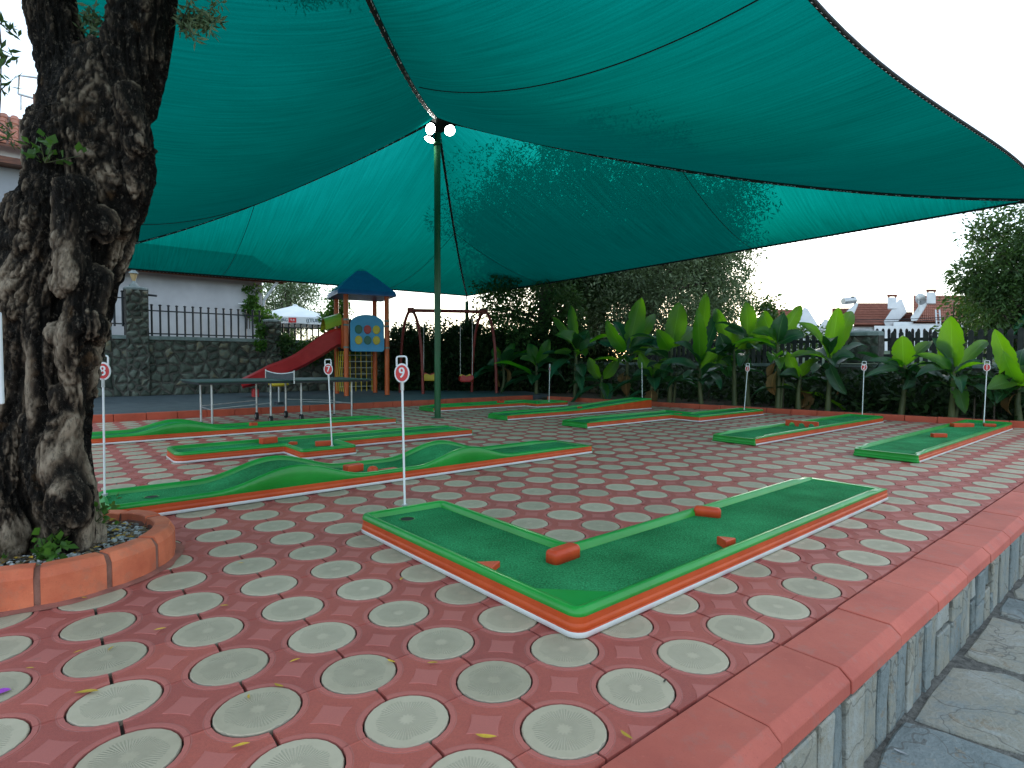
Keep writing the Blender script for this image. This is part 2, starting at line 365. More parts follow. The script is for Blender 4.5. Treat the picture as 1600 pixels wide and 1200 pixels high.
M['bananashade'] = leaf_mat('banana_leaf_shaded', (.008, .045, .018), (.025, .095, .04), (.05, .22, .03), .26, veins=True, rough=.34, spec=.6, scale=.8)  # dimmer leaf copy: shade of the lower leaves put into the colour
M['bananadry'] = leaf_mat('banana_leaf_dead', (.10, .055, .02), (.22, .13, .05), (.2, .12, .04), .25, veins=True)
# bark
x = N('olive_bark'); v = x.coord('Position', (1, 1, .38)); v2 = x.coord('Position')
f1 = x.noise(v, 16, 8, .72); f2 = x.noise(v2, 4.5, 5, .6); f3 = x.noise(v, 60, 6, .75)
at = x.n('ShaderNodeAttribute', attribute_name='hgt')  # per-vertex tone: crevice and upper-stem shade painted in, plus worn swellings
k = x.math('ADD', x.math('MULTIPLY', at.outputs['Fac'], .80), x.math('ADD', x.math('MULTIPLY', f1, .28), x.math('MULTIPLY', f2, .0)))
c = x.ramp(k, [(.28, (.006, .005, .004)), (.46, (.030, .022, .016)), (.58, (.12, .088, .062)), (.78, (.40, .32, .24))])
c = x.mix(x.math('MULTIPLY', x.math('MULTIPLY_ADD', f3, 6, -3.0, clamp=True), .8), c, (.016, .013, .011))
f4 = x.noise(x.coord('Position', (1, 1, .55)), 46, 5, .8)
c = x.mix(x.math('MULTIPLY', x.math('MULTIPLY_ADD', f4, 9, -4.95, clamp=True), .55), c, (.27, .22, .17))
c = x.mix(x.math('MULTIPLY', x.math('MULTIPLY_ADD', x.noise(v2, 6, 4), 8, -5.1, clamp=True), .4), c, (.22, .12, .05))
x.col(c); x.rough(.9); x.b.inputs['Specular IOR Level'].default_value = .2
vo = x.n('ShaderNodeTexVoronoi', feature='DISTANCE_TO_EDGE'); vo.inputs['Scale'].default_value = 26; x.l(x.coord('Position', (1, 1, .42)), vo.inputs['Vector'])
cr = x.math('MULTIPLY', vo.outputs['Distance'], 3.0, clamp=True)
b0 = x.bump(cr, .9, .014); b1 = x.bump(f1, 1.0, .030, b0); x.bump(f3, .9, .010, b1); M['bark'] = x.m
M['bark2'] = pm('tree_bark', (.04, .032, .025), (.10, .08, .06), 9, .9, .7, 40, .02)
# shade net fabric: streaks along UV.x
x = N('shade_net'); x.t.nodes.remove(x.b)
uv = x.n('ShaderNodeUVMap'); mp = x.n('ShaderNodeMapping'); mp.inputs['Scale'].default_value = (.55, 26, 1); x.l(uv.outputs[0], mp.inputs[0])
s1 = x.noise(mp.outputs[0], 1.0, 6, .7); mp2 = x.n('ShaderNodeMapping'); mp2.inputs['Scale'].default_value = (30, 110, 1); x.l(uv.outputs[0], mp2.inputs[0])
s2 = x.noise(mp2.outputs[0], 1.0, 4, .8); s3 = x.noise(x.coord('Position'), .35, 4, .6)
st = x.math('ADD', x.math('MULTIPLY', s1, .5), x.math('ADD', x.math('MULTIPLY', s2, .3), x.math('MULTIPLY', s3, .2)))
cd = x.ramp(st, [(.35, (.0, .040, .036)), (.65, (.0, .085, .078))])
ct = x.ramp(st, [(.35, (.0, .11, .088)), (.65, (.0, .25, .20))])
cp = x.ramp(st, [(.38, (.0, .06, .052)), (.64, (.01, .36, .31))])
d = x.n('ShaderNodeBsdfDiffuse'); x.l(cd, d.inputs[0]); t = x.n('ShaderNodeBsdfTranslucent'); x.l(ct, t.inputs[0]); p = x.n('ShaderNodeBsdfTransparent'); 
# a net passes less light the more obliquely one looks through it: exp(-k/cos)
ge = x.n('ShaderNodeNewGeometry'); dt = x.n('ShaderNodeVectorMath', operation='DOT_PRODUCT'); x.l(ge.outputs['Normal'], dt.inputs[0]); x.l(ge.outputs['Incoming'], dt.inputs[1])
cs_ = x.math('MAXIMUM', x.math('ABSOLUTE', dt.outputs['Value']), .10)
dens = x.math('MULTIPLY_ADD', st, -1.1, 1.55)
cc = x.n('ShaderNodeCombineColor')
for i_, k_ in enumerate((4.0, .92, 1.02)): x.l(x.math('EXPONENT', x.math('DIVIDE', x.math('MULTIPLY', dens, -k_), cs_)), cc.inputs[i_])
x.l(cc.outputs[0], p.inputs[0])
m1 = x.n('ShaderNodeMixShader'); m1.inputs[0].default_value = .5; x.l(d.outputs[0], m1.inputs[1]); x.l(t.outputs[0], m1.inputs[2])
m2 = x.n('ShaderNodeMixShader'); m2.inputs[0].default_value = .36; x.l(m1.outputs[0], m2.inputs[1]); x.l(p.outputs[0], m2.inputs[2]); x.l(m2.outputs[0], x.out.inputs[0])
M['net'] = x.m
x = N('lamp_glow'); x.b.inputs['Emission Color'].default_value = (1, .97, .9, 1); x.b.inputs['Emission Strength'].default_value = 14; M['glow'] = x.m
M['hill'] = pm('far_hill', (.05, .075, .05), (.11, .14, .09), .08, .95, .0)
M['ground'] = pm('earth', (.06, .055, .045), (.12, .11, .09), .6, .95, .4, 20)

# ------------------------------------------------------------------ ground
def slab(name, pts, z0, z1, mat, kind='structure', parent=None):
    mb = MB(); mb.prism(pts, lambda a, b, z: LW(a, b, z), z0, z1); return mb.build(name, mat, parent, kind=kind)
mb = MB(); s = 900
mb.add([(-s, -s, -.52), (s, -s, -.52), (s, s, -.52), (-s, s, -.52)], [(0, 1, 2, 3)]); mb.build('ground', M['ground'], kind='structure')
KA0, KA1 = 13.05, 11.15      # far-right kerb line: along at b=1 and b=12.2
def kerb_a(b): return KA0 + (KA1-KA0)*(b-1.0)/11.2
slab('patio_bed', [(-3, .80), (13.2, .80), (13.0, 12.3), (-3, 12.3)], -.5, -.02, M['joint'])
slab('playground_mat', [(-6, 12.42), (kerb_a(12.4)+.6, 12.42), (14, 18.6), (-6, 18.6)], -.5, .12, M['rubber'])
slab('planting_bed', [(kerb_a(.6)+.10, .6), (17, .6), (17, 19), (kerb_a(12.2)+.10, 12.2)][:4], -.5, .05, M['soil'])
slab('upper_terrace', [(-14, 18.7), (16.5, 18.7), (16.5, 45), (-14, 45)], -.5, 1.0, M['ground'])

# ------------------------------------------------------------------ paving pieces
pav = empty('patio_paving', (0, 0, 0), 0, kind='structure')
RD, RA = .128, .1335
GAP_A, GAP_B = .0022, .0055
def tile_mesh(name, half=False, detail=True):
    # local frame: x along, y across; corners are disc centres
    h = U/2; n = 6 if detail else 4
    y0 = 0.0 if half else -h
    outer = []; inner = []
    corners = [(h, -h, 90, 180), (h, h, 180, 270), (-h, h, 270, 360), (-h, -h, 0, 90)]
    ri = .4375*U
    for (cx, cy, a0, a1) in corners:
        if half and cy < 0: continue
        seq = range(n+1)
        for k in seq:
            # walk so that outline is ccw: around each corner the arc is traversed clockwise
            t = a1-(a1-a0)*k/n
            ca, sa = math.cos(R(t)), math.sin(R(t))
            p = [cx+RA*ca, cy+RA*sa]; q = [cx+ri*ca, cy+ri*sa]
            for w_ in (p, q):
                w_[0] = max(-h+GAP_B, min(h-GAP_B, w_[0])); w_[1] = max(-h+GAP_A, min(h-GAP_A, w_[1]))
            outer.append(tuple(p)); inner.append(tuple(q))
    if half:
        outer = outer+[(-h+GAP_B, .004), (h-GAP_B, .004)]; inner = inner+[(-h+GAP_B, .004), (h-GAP_B, .004)]
    m = len(outer)
    verts = [(p[0], p[1], -.02) for p in outer]+[(p[0], p[1], -.0025) for p in outer]+[(p[0]*.992, p[1]*.992, 0) for p in outer]+[(p[0], p[1], 0) for p in inner]+[(p[0]*.97, p[1]*.97, -.0022) for p in inner]
    faces = []
    for L in range(4):
        for k in range(m):
            a, b_ = L*m+k, L*m+(k+1) % m
            faces.append((a, b_, b_+m, a+m))
    cen = (0, .0 if not half else .05)
    verts.append((cen[0], cen[1], -.0022)); ci = len(verts)-1
    for k in range(m): faces.append((4*m+k, 4*m+(k+1) % m, ci))
    # raised emblem
    e = .09*U; ec = .2*U
    E_ = [(0, -ec), (e, -e), (ec, 0), (e, e), (0, ec), (-e, e), (-ec, 0), (-e, -e)]
    if half: E_ = [(-ec+.004, .005), (ec-.004, .005), (e, e), (0, ec), (-e, e)]
    k0 = len(verts); verts += [(p[0], p[1], -.0022) for p in E_]+[(p[0]*.95, p[1]*.95, -.0003) for p in E_]; ne = len(E_)
    for k in range(ne): faces.append((k0+k, k0+(k+1) % ne, k0+ne+(k+1) % ne, k0+ne+k))
    faces.append([k0+ne+k for k in range(ne)])
    return verts, faces
def disc_mesh(n=24):
    verts = []; faces = []
    for (r, z) in ((RD, -.02), (RD, -.003), (RD-.004, .0008)):
        for k in range(n):
            t = 2*math.pi*k/n; verts.append((r*math.cos(t), r*math.sin(t), z))
    for L in range(2):
        for k in range(n): faces.append((L*n+k, L*n+(k+1) % n, (L+1)*n+(k+1) % n, (L+1)*n+k))
    faces.append([2*n+k for k in range(n)]); return verts, faces
def with_uv(name, verts, faces, mat, uvs=None):
    me = bpy.data.meshes.new(name); me.from_pydata(verts, [], faces); me.materials.append(mat)
    ul = me.uv_layers.new(name='UVMap'); idx = np.zeros(len(me.loops), dtype=np.int32); me.loops.foreach_get('vertex_index', idx)
    src = np.array([(v[0], v[1]) for v in verts] if uvs is None else uvs, dtype=np.float32)
    ul.data.foreach_set('uv', src[idx].ravel()); me.update(); return me
TV, TF = tile_mesh('tile'); HV, HF = tile_mesh('half', True); DV, DF = disc_mesh()
tile_me = with_uv('paving_tile', TV, TF, M['paver']); half_me = with_uv('paving_half_tile', HV, HF, M['paver']); disc_me = with_uv('paving_disc', DV, DF, M['disc'])
def size_in_view(p, margin=.25):
    v = p-Vector((0, 0, CH)); z = v.dot(FW)
    if z < .3: return -1
    x = v.dot(RT)/z; y = v.dot(UP)/z
    if abs(x) > 800/F_PX+margin/z or y < -600/F_PX-margin/z: return -1
    return 1/z
PCC = Vector((-2.42, 2.95)); PR = .57     # tree planter
cells = {'t': [], 'd': []}
for i in range(-1, 33):
    for j in range(-12, 36):
        for kind in 'td':
            ofs = .5 if kind == 't' else 0
            a = OA+(j+ofs)*U; b = OB+(i+ofs)*U
            half = kind == 't' and i == -1
            if (kind == 'd' and i < 0) or a > kerb_a(b)+.1 or b > 12.33 or a < -2.6: continue
            p = LW(a, b); dp = (Vector((p.x, p.y))-PCC).length
            if dp < PR-.27: continue
            s = size_in_view(p)
            cells[kind].append((s, a, b, half))
rot = TH
for kind, nm in (('t', 'paving_tile'), ('d', 'paving_disc')):
    L = sorted(cells[kind], key=lambda c: -c[0])
    for (s, a, b, half) in L[:300]:
        o = link(nm, (half_me if half else tile_me) if kind == 't' else disc_me, pav)
        o.location = LW(a, b, random.uniform(-.0016, .0010)); 
        q = random.choice([0, 1, 2, 3]) if kind == 'd' else (0 if half else random.choice([0, 2]))
        o.rotation_euler = (random.uniform(-.006, .006), random.uniform(-.006, .006), rot+q*math.pi/2+(random.uniform(0, 6) if kind == 'd' else random.uniform(-.004, .004)))
    rest = [c for c in L[300:]]
    for halff in (False, True):
        rr_ = [c for c in rest if c[3] == halff]
        if not rr_: continue
        bv, bf = (DV, DF) if kind == 'd' else ((HV, HF) if halff else (TV, TF))
        bvn = np.array(bv, dtype=np.float64); V = []; Fc = []; UVs = []
        c_, s_ = math.cos(rot), math.sin(rot)
        for q, (s, a, b, h_) in enumerate(rr_):
            p = LW(a, b, random.uniform(-.001, .001)); w_ = bvn.copy()
            w_[:, 0] = bvn[:, 0]*c_-bvn[:, 1]*s_+p.x; w_[:, 1] = bvn[:, 0]*s_+bvn[:, 1]*c_+p.y; w_[:, 2] += p.z
            V.append(w_); UVs.append(bvn[:, :2]); n0 = q*len(bv)
            Fc.extend([[k+n0 for k in f] for f in bf])
        V = np.vstack(V); UVs = np.vstack(UVs)
        me = with_uv(nm+'_field', [tuple(r_) for r_ in V], Fc, M['paver'] if kind == 't' else M['disc'], UVs)
        tag(link('paving_tiles_beyond' if kind == 't' else 'paving_discs_beyond', me, pav), kind='stuff')

# ------------------------------------------------------------------ retaining wall with red coping
rw = empty('retaining_wall', LW(1.5, .78, 0), 0, 'low retaining wall of upright slate pieces under red coping slabs', 'wall')
rwi = rw.matrix_world
def child_world(mb, name, mat, parent, **k):      # geometry given in world space, parent unrotated at parent.location
    L = parent.location
    mb.v = [(v[0]-L.x, v[1]-L.y, v[2]-L.z) for v in mb.v]; return mb.build(name, mat, parent, **k)
mb = MB(); mb.prism([(-3, .45), (13.4, .45), (13.4, .765), (-3, .765)][0:0] or [(-3, .80), (13.4, .80), (13.4, 1.008), (-3, 1.008)], lambda a, b, z: LW(a, b, z), -.5, -.075)
child_world(mb, 'mortar_backing', M['mortar'], rw)
a = 1.68-.53*8+.0
while a < 13.2:
    L_ = .526; j = random.uniform(-.003, .003); zt = random.uniform(-.002, .003)
    prof = [(1.006, -.05), (1.006, zt-.003), (1.003, zt), (.800, zt), (.795, zt-.002), (.760, zt-.032), (.757, zt-.037), (.755, -.082), (.79, -.084), (.79, -.05)]
    vs = []; fs = []
    for aa in (a+.0025, a+.006, a+L_-.004, a+L_):
        e = .002 if aa in (a+.0025, a+L_) else 0
        for (b, z) in prof: vs.append(LW(aa, b+j+(e if b < .9 else -e), z-e))
    n = len(prof)
    for L in range(3):
        for k in range(n): fs.append((L*n+k, (L+1)*n+k, (L+1)*n+(k+1) % n, L*n+(k+1) % n))
    fs.append(list(range(n))); fs.append([3*n+k for k in range(n)][::-1])
    mb = MB(); mb.add(vs, fs); child_world(mb, 'coping_slab', M['curb'], rw)
    a += .53
# polygons by Voronoi clipping
def clip(poly, px, py, nx, ny):
    out = []; n = len(poly)
    for i in range(n):
        A, B = poly[i], poly[(i+1) % n]
        da = (A[0]-px)*nx+(A[1]-py)*ny; db = (B[0]-px)*nx+(B[1]-py)*ny
        if da <= 0: out.append(A)
        if (da < 0 < db) or (db < 0 < da):
            t = da/(da-db); out.append((A[0]+(B[0]-A[0])*t, A[1]+(B[1]-A[1])*t))
    return out
def voronoi(pts, box, gap, rnd, sx=1.0, sy=1.0, wob=.1):
    x0, y0, x1, y1 = box; res = []
    P = np.array(pts)
    for i, (px, py) in enumerate(pts):
        d = ((P[:, 0]-px)/sx)**2+((P[:, 1]-py)/sy)**2; near = np.argsort(d)[1:16]
        poly = [(x0, y0), (x1, y0), (x1, y1), (x0, y1)]
        for k in near:
            qx, qy = pts[k]; dx, dy = qx-px, qy-py; L = math.hypot(dx, dy)
            if L < 1e-6: continue
            nx, ny = dx/L, dy/L; g = gap*rnd.uniform(.35, .75)
            poly = clip(poly, (px+qx)/2-nx*g, (py+qy)/2-ny*g, nx, ny)
            if len(poly) < 3: break
        if len(poly) < 3: continue
        out = []; n = len(poly); cx = sum(p[0] for p in poly)/n; cy = sum(p[1] for p in poly)/n
        for k in range(n):
            A, B = poly[k], poly[(k+1) % n]; L = math.hypot(B[0]-A[0], B[1]-A[1])
            if L < gap*.8: out.append(((A[0]+B[0])/2, (A[1]+B[1])/2)); continue
            m = 3 if L > .12 else 2
            for q in range(m):
                t = (q+(.16 if q == 0 else 0))/m; ex, ey = A[0]+(B[0]-A[0])*t, A[1]+(B[1]-A[1])*t
                w_ = rnd.uniform(0, wob)*min(L, .3)*.35; dl = math.hypot(ex-cx, ey-cy) or 1
                out.append((ex-(ex-cx)/dl*w_, ey-(ey-cy)/dl*w_))
        area = sum(out[k][0]*out[(k+1) % len(out)][1]-out[(k+1) % len(out)][0]*out[k][1] for k in range(len(out)))/2
        if area < gap*gap*2: continue
        res.append(out)
    return res
rnd = random.Random(3)
a = 1.0; face = lambda x_, y_, z: LW(x_, .775-z, y_)
while a < 9.0:
    w_ = rnd.uniform(.09, .24)
    splits = [(-.415, -.088)] if rnd.random() < .72 else [(-.415, -.255+rnd.uniform(-.05, .05)), (None, -.088)]
    lo = -.415; tilt = rnd.uniform(-.012, .012)
    for (q0, q1) in splits:
        q0 = lo; g = .009
        pts = [(a+g*rnd.uniform(.5, 1.3)-tilt, q0), (a+w_-g*rnd.uniform(.5, 1.3)-tilt, q0), (a+w_-g+rnd.uniform(-.012, .004), (q0+q1)/2), (a+w_-g*rnd.uniform(.5, 1.5)+tilt, q1-.008), (a+w_*.5, q1-rnd.uniform(.002, .012)), (a+g+tilt, q1-.008), (a+g+rnd.uniform(-.004, .012), (q0+q1)/2+.03)]
        mb = MB(); mb.prism(pts, face, -.03, rnd.uniform(.006, .024), .006, rnd.uniform(0, .005)); child_world(mb, 'wall_stone', M['slate'], rw)
        lo = q1+.008
    a += w_

# ------------------------------------------------------------------ lower flagstone path
path = empty('flagstone_path', LW(4, -1, -.41), 0, kind='structure')
mb = MB(); mb.prism([(-1, -5), (14, -5), (14, .86), (-1, .86)], lambda a, b, z: LW(a, b, z), -.5, -.410); child_world(mb, 'path_mortar', pm('gritty_mortar', (.07, .068, .062), (.17, .165, .15), 30, .95, 1.0, 90, .012), path)
pts = []
for i in range(26):
    for j in range(12):
        pts.append((-.2+i*.62+rnd.uniform(-.24, .24)+(j % 2)*.31, -4.2+j*.42+rnd.uniform(-.14, .14)))
for poly in voronoi(pts, (-1, -5, 13.5, .745), .020, rnd, wob=.16):
    z = -.402+rnd.uniform(-.006, .008); tx, ty = rnd.uniform(-.015, .015), rnd.uniform(-.015, .015)
    cx = sum(p[0] for p in poly)/len(poly); cy = sum(p[1] for p in poly)/len(poly)
    mb = MB(); mb.prism(poly, lambda a, b, zz: LW(a, b, zz+(a-cx)*tx+(b-cy)*ty), -.44, z, .008); child_world(mb, 'flagstone', M['slate'], path)

# ------------------------------------------------------------------ kerbs of the far edges
def kerb_line(name, label, p0, p1, seg, h, wd, mat, z0=-.03):
    p0, p1 = Vector(p0), Vector(p1); d = p1-p0; L = d.length; u = d/L; n = Vector((-u.y, u.x)); k = int(L/seg)
    root = empty(name, (p0.x, p0.y, 0), math.atan2(u.y, u.x), label, 'kerb')
    me = None; m = MB(); m.box((0, 0, (h+z0)/2), (seg-.006, wd, h-z0), bev=.012); me = m.mesh('kerb_block', mat)
    for i in range(k):
        o = link('kerb_block', me, root); o.location = ((i+.5)*seg, rnd.uniform(-.003, .003), rnd.uniform(-.003, .003))
    return root
w2 = lambda a, b: (LW(a, b).x, LW(a, b).y)
kerb_line('red_kerb', 'long orange-red kerb between the paving and the dark playground mat', w2(-4, 12.36), w2(kerb_a(12.3)+.05, 12.36), .5, .13, .11, M['kerb'])
kerb_line('red_kerb', 'orange-red kerb at the foot of the banana plants', w2(kerb_a(.6)+.05, .6), w2(kerb_a(12.28)+.05, 12.28), .5, .11, .10, M['kerb'])

# ------------------------------------------------------------------ mini golf courses
def outline(poly, seg=.07):
    # poly: list of (x, y, r) ccw.  returns list of (func(d)->(x,y), edge index or None)
    n = len(poly); C = []
    for i in range(n):
        P0 = Vector(poly[i-1][:2]); V = Vector(poly[i][:2]); P1 = Vector(poly[(i+1) % n][:2]); r = poly[i][2]
        e0 = (V-P0).normalized(); e1 = (P1-V).normalized(); n0 = Vector((e0.y, -e0.x)); n1 = Vector((e1.y, -e1.x))  # outward normals for ccw
        crs = e0.x*e1.y-e0.y*e1.x; s = n0+n1; m = -s/(s.dot(n0))     # V+m*t is t inside both edges
        C.append((V, r, n0, n1, m, crs > 0))
    S = []
    for i in range(n):
        V, r, n0, n1, m, convex = C[i]
        a0 = math.atan2(n0.y, n0.x); a1 = math.atan2(n1.y, n1.x); da = (a1-a0+math.pi) % (2*math.pi)-math.pi
        K = 6 if r > .03 else 3
        for k in range(K+1):
            t = a0+da*k/K; nn = Vector((math.cos(t), math.sin(t)))
            if convex: S.append((lambda d, V=V, r=r, m=m, nn=nn: (lambda q: V+m*(d+q)+nn*q)(max(r-d, .012)), None))
            else: S.append((lambda d, V=V, r=r, m=m, nn=nn: V-m*r-nn*(r+d) if False else V-m*r+(-nn)*(r+d), None))
        fa = S[-1][0]; V2, r2, m0, m1, mm, cv = C[(i+1) % n]
        n2 = m0
        if cv: fb = lambda d, V=V2, r=r2, m=mm, nn=n2: (lambda q: V+m*(d+q)+nn*q)(max(r-d, .012))
        else: fb = lambda d, V=V2, r=r2, m=mm, nn=n2: V-m*r+(-nn)*(r+d)
        L = (fb(0)-fa(0)).length; k = max(2, int(L/seg))
        for q in range(1, k): S.append((lambda d, fa=fa, fb=fb, t=q/k: fa(d)*(1-t)+fb(d)*t, i))
    return S
#           d      z     wh  wr    (wh: weight of hump, wr: weight of ramp)
PROF = [(.012, .006, 0, 0, 'w'), (-.005, .007, 0, 0, 'w'), (-.005, .027, 0, 0, 'w'), (.004, .028, 0, 0, 'o'), (.000, .031, 0, .1, 'o'), (.001, .050, 0, .5, 'o'), (.005, .053, 0, .55, 'o'), (.004, .057, 0, .6, 'o'), (.005, .078, 0, 1, 'o'), (.001, .081, 0, 1, 'g'), (.002, .093, 1, 1, 'g'), (.010, .105, 1, 1, 'g'), (.026, .110, 1, 1, 'g'), (.042, .106, 1, 1, 'g'), (.054, .094, 1, 1, 'g'), (.060, .074, 1, 1, 'g')]
CZ = .085
def course(label, poly, tee=None, hump=None, ramp=None, rect=False, closed_tee_len=.3):
    """poly in (along, across) metres; tee = index of the open edge"""
    ca = sum(p[0] for p in poly)/len(poly); cb = sum(p[1] for p in poly)/len(poly)
    root = empty('minigolf_course', LW(ca, cb, 0), TH, label, 'minigolf course', 'miniature golf courses on the patio')
    P = [(p[0]-ca, p[1]-cb, p[2]) for p in poly]; S = outline(P); n = len(S)
    if tee is not None:
        A = Vector(P[tee][:2]); B = Vector(P[(tee+1) % len(P)][:2]); e = (B-A).normalized(); nin = Vector((-e.y, e.x))
        tdist = lambda q: (q-A).dot(nin)
    else: tdist = lambda q: 99
    hf = hump if hump else (lambda x_: 0); rf = ramp if ramp else (lambda x_: 0)
    pt = {}
    for r, (d, z, wh, wr, c) in enumerate(PROF):
        for k, (fn, ei) in enumerate(S):
            q = fn(d); zz = z; td = tdist(q)
            if c == 'g' and zz > .085:
                cap = 1.0
                if td < .0+.065: cap = .080
                elif td < closed_tee_len: cap = .095
                elif td < closed_tee_len+.05: cap = .1+.01*(td-closed_tee_len)/.05
                if ei == tee and tee is not None: cap = min(cap, .080)
                zz = min(zz, cap)
            a_ = q.x+ca; zz *= 1.13
            zz += wh*hf(a_)+wr*rf(a_)
            pt[(r, k)] = (q.x, q.y, zz)
    bufs = {'w': MB(), 'o': MB(), 'g': MB()}
    V = [pt[(r, k)] for r in range(len(PROF)) for k in range(n)]
    for r in range(len(PROF)-1):
        for k in range(n):
            k2 = (k+1) % n; c = PROF[r+1][4]
            if tee is not None and c in 'ow' and (tdist(Vector(pt[(0, k)][:2])) < .03 and tdist(Vector(pt[(0, k2)][:2])) < .03): c = 'g'
            bufs[c].f.append([r*n+k, r*n+k2, (r+1)*n+k2, (r+1)*n+k]); bufs[c].mi.append(0); bufs[c].sm.append(True)
    for c, nm, mt in (('w', 'base_strip', 'white'), ('o', 'side', 'orange'), ('g', 'rim', 'green')):
        used = sorted({i for f in bufs[c].f for i in f}); mp = {u: i for i, u in enumerate(used)}
        bufs[c].v = [V[u] for u in used]; bufs[c].f = [[mp[i] for i in f] for f in bufs[c].f]; bufs[c].build(nm, M[mt], root)
    # dark plinth under it
    mb = MB(); mb.prism([tuple(fn(.03)) for fn, _ in S], lambda x_, y_, z: (x_, y_, z), -.003, .012); mb.build('plinth', M['plinth'], root)
    # carpet
    ring = [fn(.058) for fn, _ in S]; mb = MB()
    zc = lambda q: CZ+hf(q.x+ca)+rf(q.x+ca)
    if rect:
        x0 = min(q.x for q in ring); x1 = max(q.x for q in ring); y0 = min(q.y for q in ring); y1 = max(q.y for q in ring)
        nx = int((x1-x0)/.05); ny = 4; vs = []
        for i in range(nx+1):
            for j in range(ny+1):
                q = Vector((x0+(x1-x0)*i/nx, y0+(y1-y0)*j/ny)); vs.append((q.x, q.y, zc(q)))
        mb.add(vs, [(i*(ny+1)+j, (i+1)*(ny+1)+j, (i+1)*(ny+1)+j+1, i*(ny+1)+j+1) for i in range(nx) for j in range(ny)], 0, True)
    else:
        tr = tessellate_polygon([[Vector((q.x, q.y, 0)) for q in ring]])
        vs = [(q.x, q.y, zc(q)) for q in ring]
        mb.add(vs, [tuple(t) for t in tr])
        mb.f = [f if (Vector(vs[f[1]])-Vector(vs[f[0]])).cross(Vector(vs[f[2]])-Vector(vs[f[0]])).z > 0 else f[::-1] for f in mb.f]
    mb.build('carpet', M['carpet'], root)
    root['ca'] = ca; root['cb'] = cb
    return root
def loc(root, a, b): return a-root['ca'], b-root['cb']
def hole(root, a, b, z=CZ):
    x_, y_ = loc(root, a, b); mb = MB(); n = 20
    mb.lathe([(.052, z+.0035), (.046, z+.004), (.044, z+.0015)], (x_, y_, 0), n)
    mb.build('cup_rim', M['green'], root)
    mb = MB(); mb.add([(x_+.046*math.cos(2*math.pi*k/n), y_+.046*math.sin(2*math.pi*k/n), z+.002) for k in range(n)], [list(range(n))]); mb.build('cup', M['hole'], root)
def capsule_block(root, a, b, L, wd, h, ang, z=CZ):
    x_, y_ = loc(root, a, b); bm = bmesh.new(); bmesh.ops.create_cube(bm, size=1); bmesh.ops.scale(bm, vec=(L, wd, h), verts=bm.verts)
    bmesh.ops.bevel(bm, geom=[e for e in bm.edges if max(e.verts[0].co.z, e.verts[1].co.z) > 0], offset=min(wd, h)*.36, segments=4, profile=.5, affect='EDGES')
    me = bpy.data.meshes.new('obstacle'); bm.to_mesh(me); bm.free(); me.materials.append(M['block'])
    for p in me.polygons: p.use_smooth = True
    o = link('obstacle_block', me, root); o.location = (x_, y_, z+h/2-.002); o.rotation_euler = (0, 0, ang); return o
def wedge(root, a, b, pts, h, z=CZ):
    x_, y_ = loc(root, a, b); mb = MB(); mb.prism(pts, lambda p, q, r: (p+x_, q+y_, r), z-.002, z+h, .006); return mb.build('obstacle_wedge', M['block'], root)
def box_block(root, a, b, L, wd, h, ang, z=CZ):
    x_, y_ = loc(root, a, b); mb = MB(); mb.box((x_, y_, z+h/2-.002), (L, wd, h), ang, 0, .008); return mb.build('obstacle_block', M['block'], root)
gauss = lambda a, c, s, h: h*math.exp(-((a-c)/s)**2) if abs(a-c) < 3*s else 0
def bell(a, c, hw, h): 
    t = abs(a-c)/hw; return h*(.5+.5*math.cos(math.pi*t)) if t < 1 else 0

c9 = course('large L-shaped green minigolf course with orange sides, flag nine at its short end',
    [(1.60, 1.52, .06), (5.22, 1.56, .02), (5.22, 2.18, .02), (2.19, 2.15, .03), (2.19, 3.40, .07), (1.56, 3.43, .07)], tee=1)
hole(c9, 1.80, 3.22)
x_, y_ = loc(c9, 1.60, 1.53)
mb = MB(); mb.prism([(x_+.055, y_+.055), (x_+.36, y_+.055), (x_+.055, y_+.36)], lambda p, q, r: (p, q, r), CZ-.001, CZ+.004); mb.build('corner_plate', M['green'], c9)
capsule_block(c9, 2.055, 2.06, .20, .085, .068, R(4)); capsule_block(c9, 3.385, 2.05, .17, .07, .062, R(-65))
x_, y_ = 0, 0
wedge(c9, 1.62, 2.20, [(-.005, -.085), (.115, -.02), (-.005, .06)], .030); wedge(c9, 2.90, 1.61, [(-.05, 0), (.05, 0), (.0, .085)], .045)

c8 = course('long green minigolf course with two tall humps, flag eight, beside the tree planter',
    [(.30, 4.62, .10), (5.10, 4.62, .02), (5.10, 5.24, .02), (.30, 5.24, .10)], tee=1, rect=True,
    hump=lambda a: bell(a, 1.58, .62, .135)+bell(a, 3.28, .60, .125))
hole(c8, .62, 4.93)
box_block(c8, 2.20, 4.93, .17, .085, .07, R(8)); 
x_, y_ = loc(c8, 2.33, 4.80); MB().lathe([(.05, CZ), (.047, CZ+.03), (.03, CZ+.05), (.0, CZ+.056)], (x_, y_, 0), 14).build('obstacle_dome', M['block'], c8)
box_block(c8, 2.50, 4.80, .17, .11, .012, R(5))
c7 = course('green T-shaped minigolf course with short side arm, flag seven',
    [(1.08, 6.84, .10), (2.20, 6.84, .02), (2.20, 6.27, .05), (2.85, 6.27, .05), (2.85, 6.84, .02), (4.93, 6.84, .02), (4.93, 7.46, .02), (1.08, 7.46, .10)], tee=5)
hole(c7, 2.62, 6.42)
box_block(c7, 2.15, 7.28, .20, .09, .075, R(15)); wedge(c7, 2.33, 6.98, [(-.05, -.04), (.06, -.03), (.0, .05)], .035); box_block(c7, 2.60, 6.66, .19, .07, .06, R(-12))
c6 = course('long narrow green minigolf course with one hump, farthest left, in front of the tennis table',
    [(-.35, 8.98, .08), (4.82, 8.98, .02), (4.82, 9.58, .02), (-.35, 9.58, .08)], tee=1, rect=True, hump=lambda a: bell(a, 1.50, .62, .115))
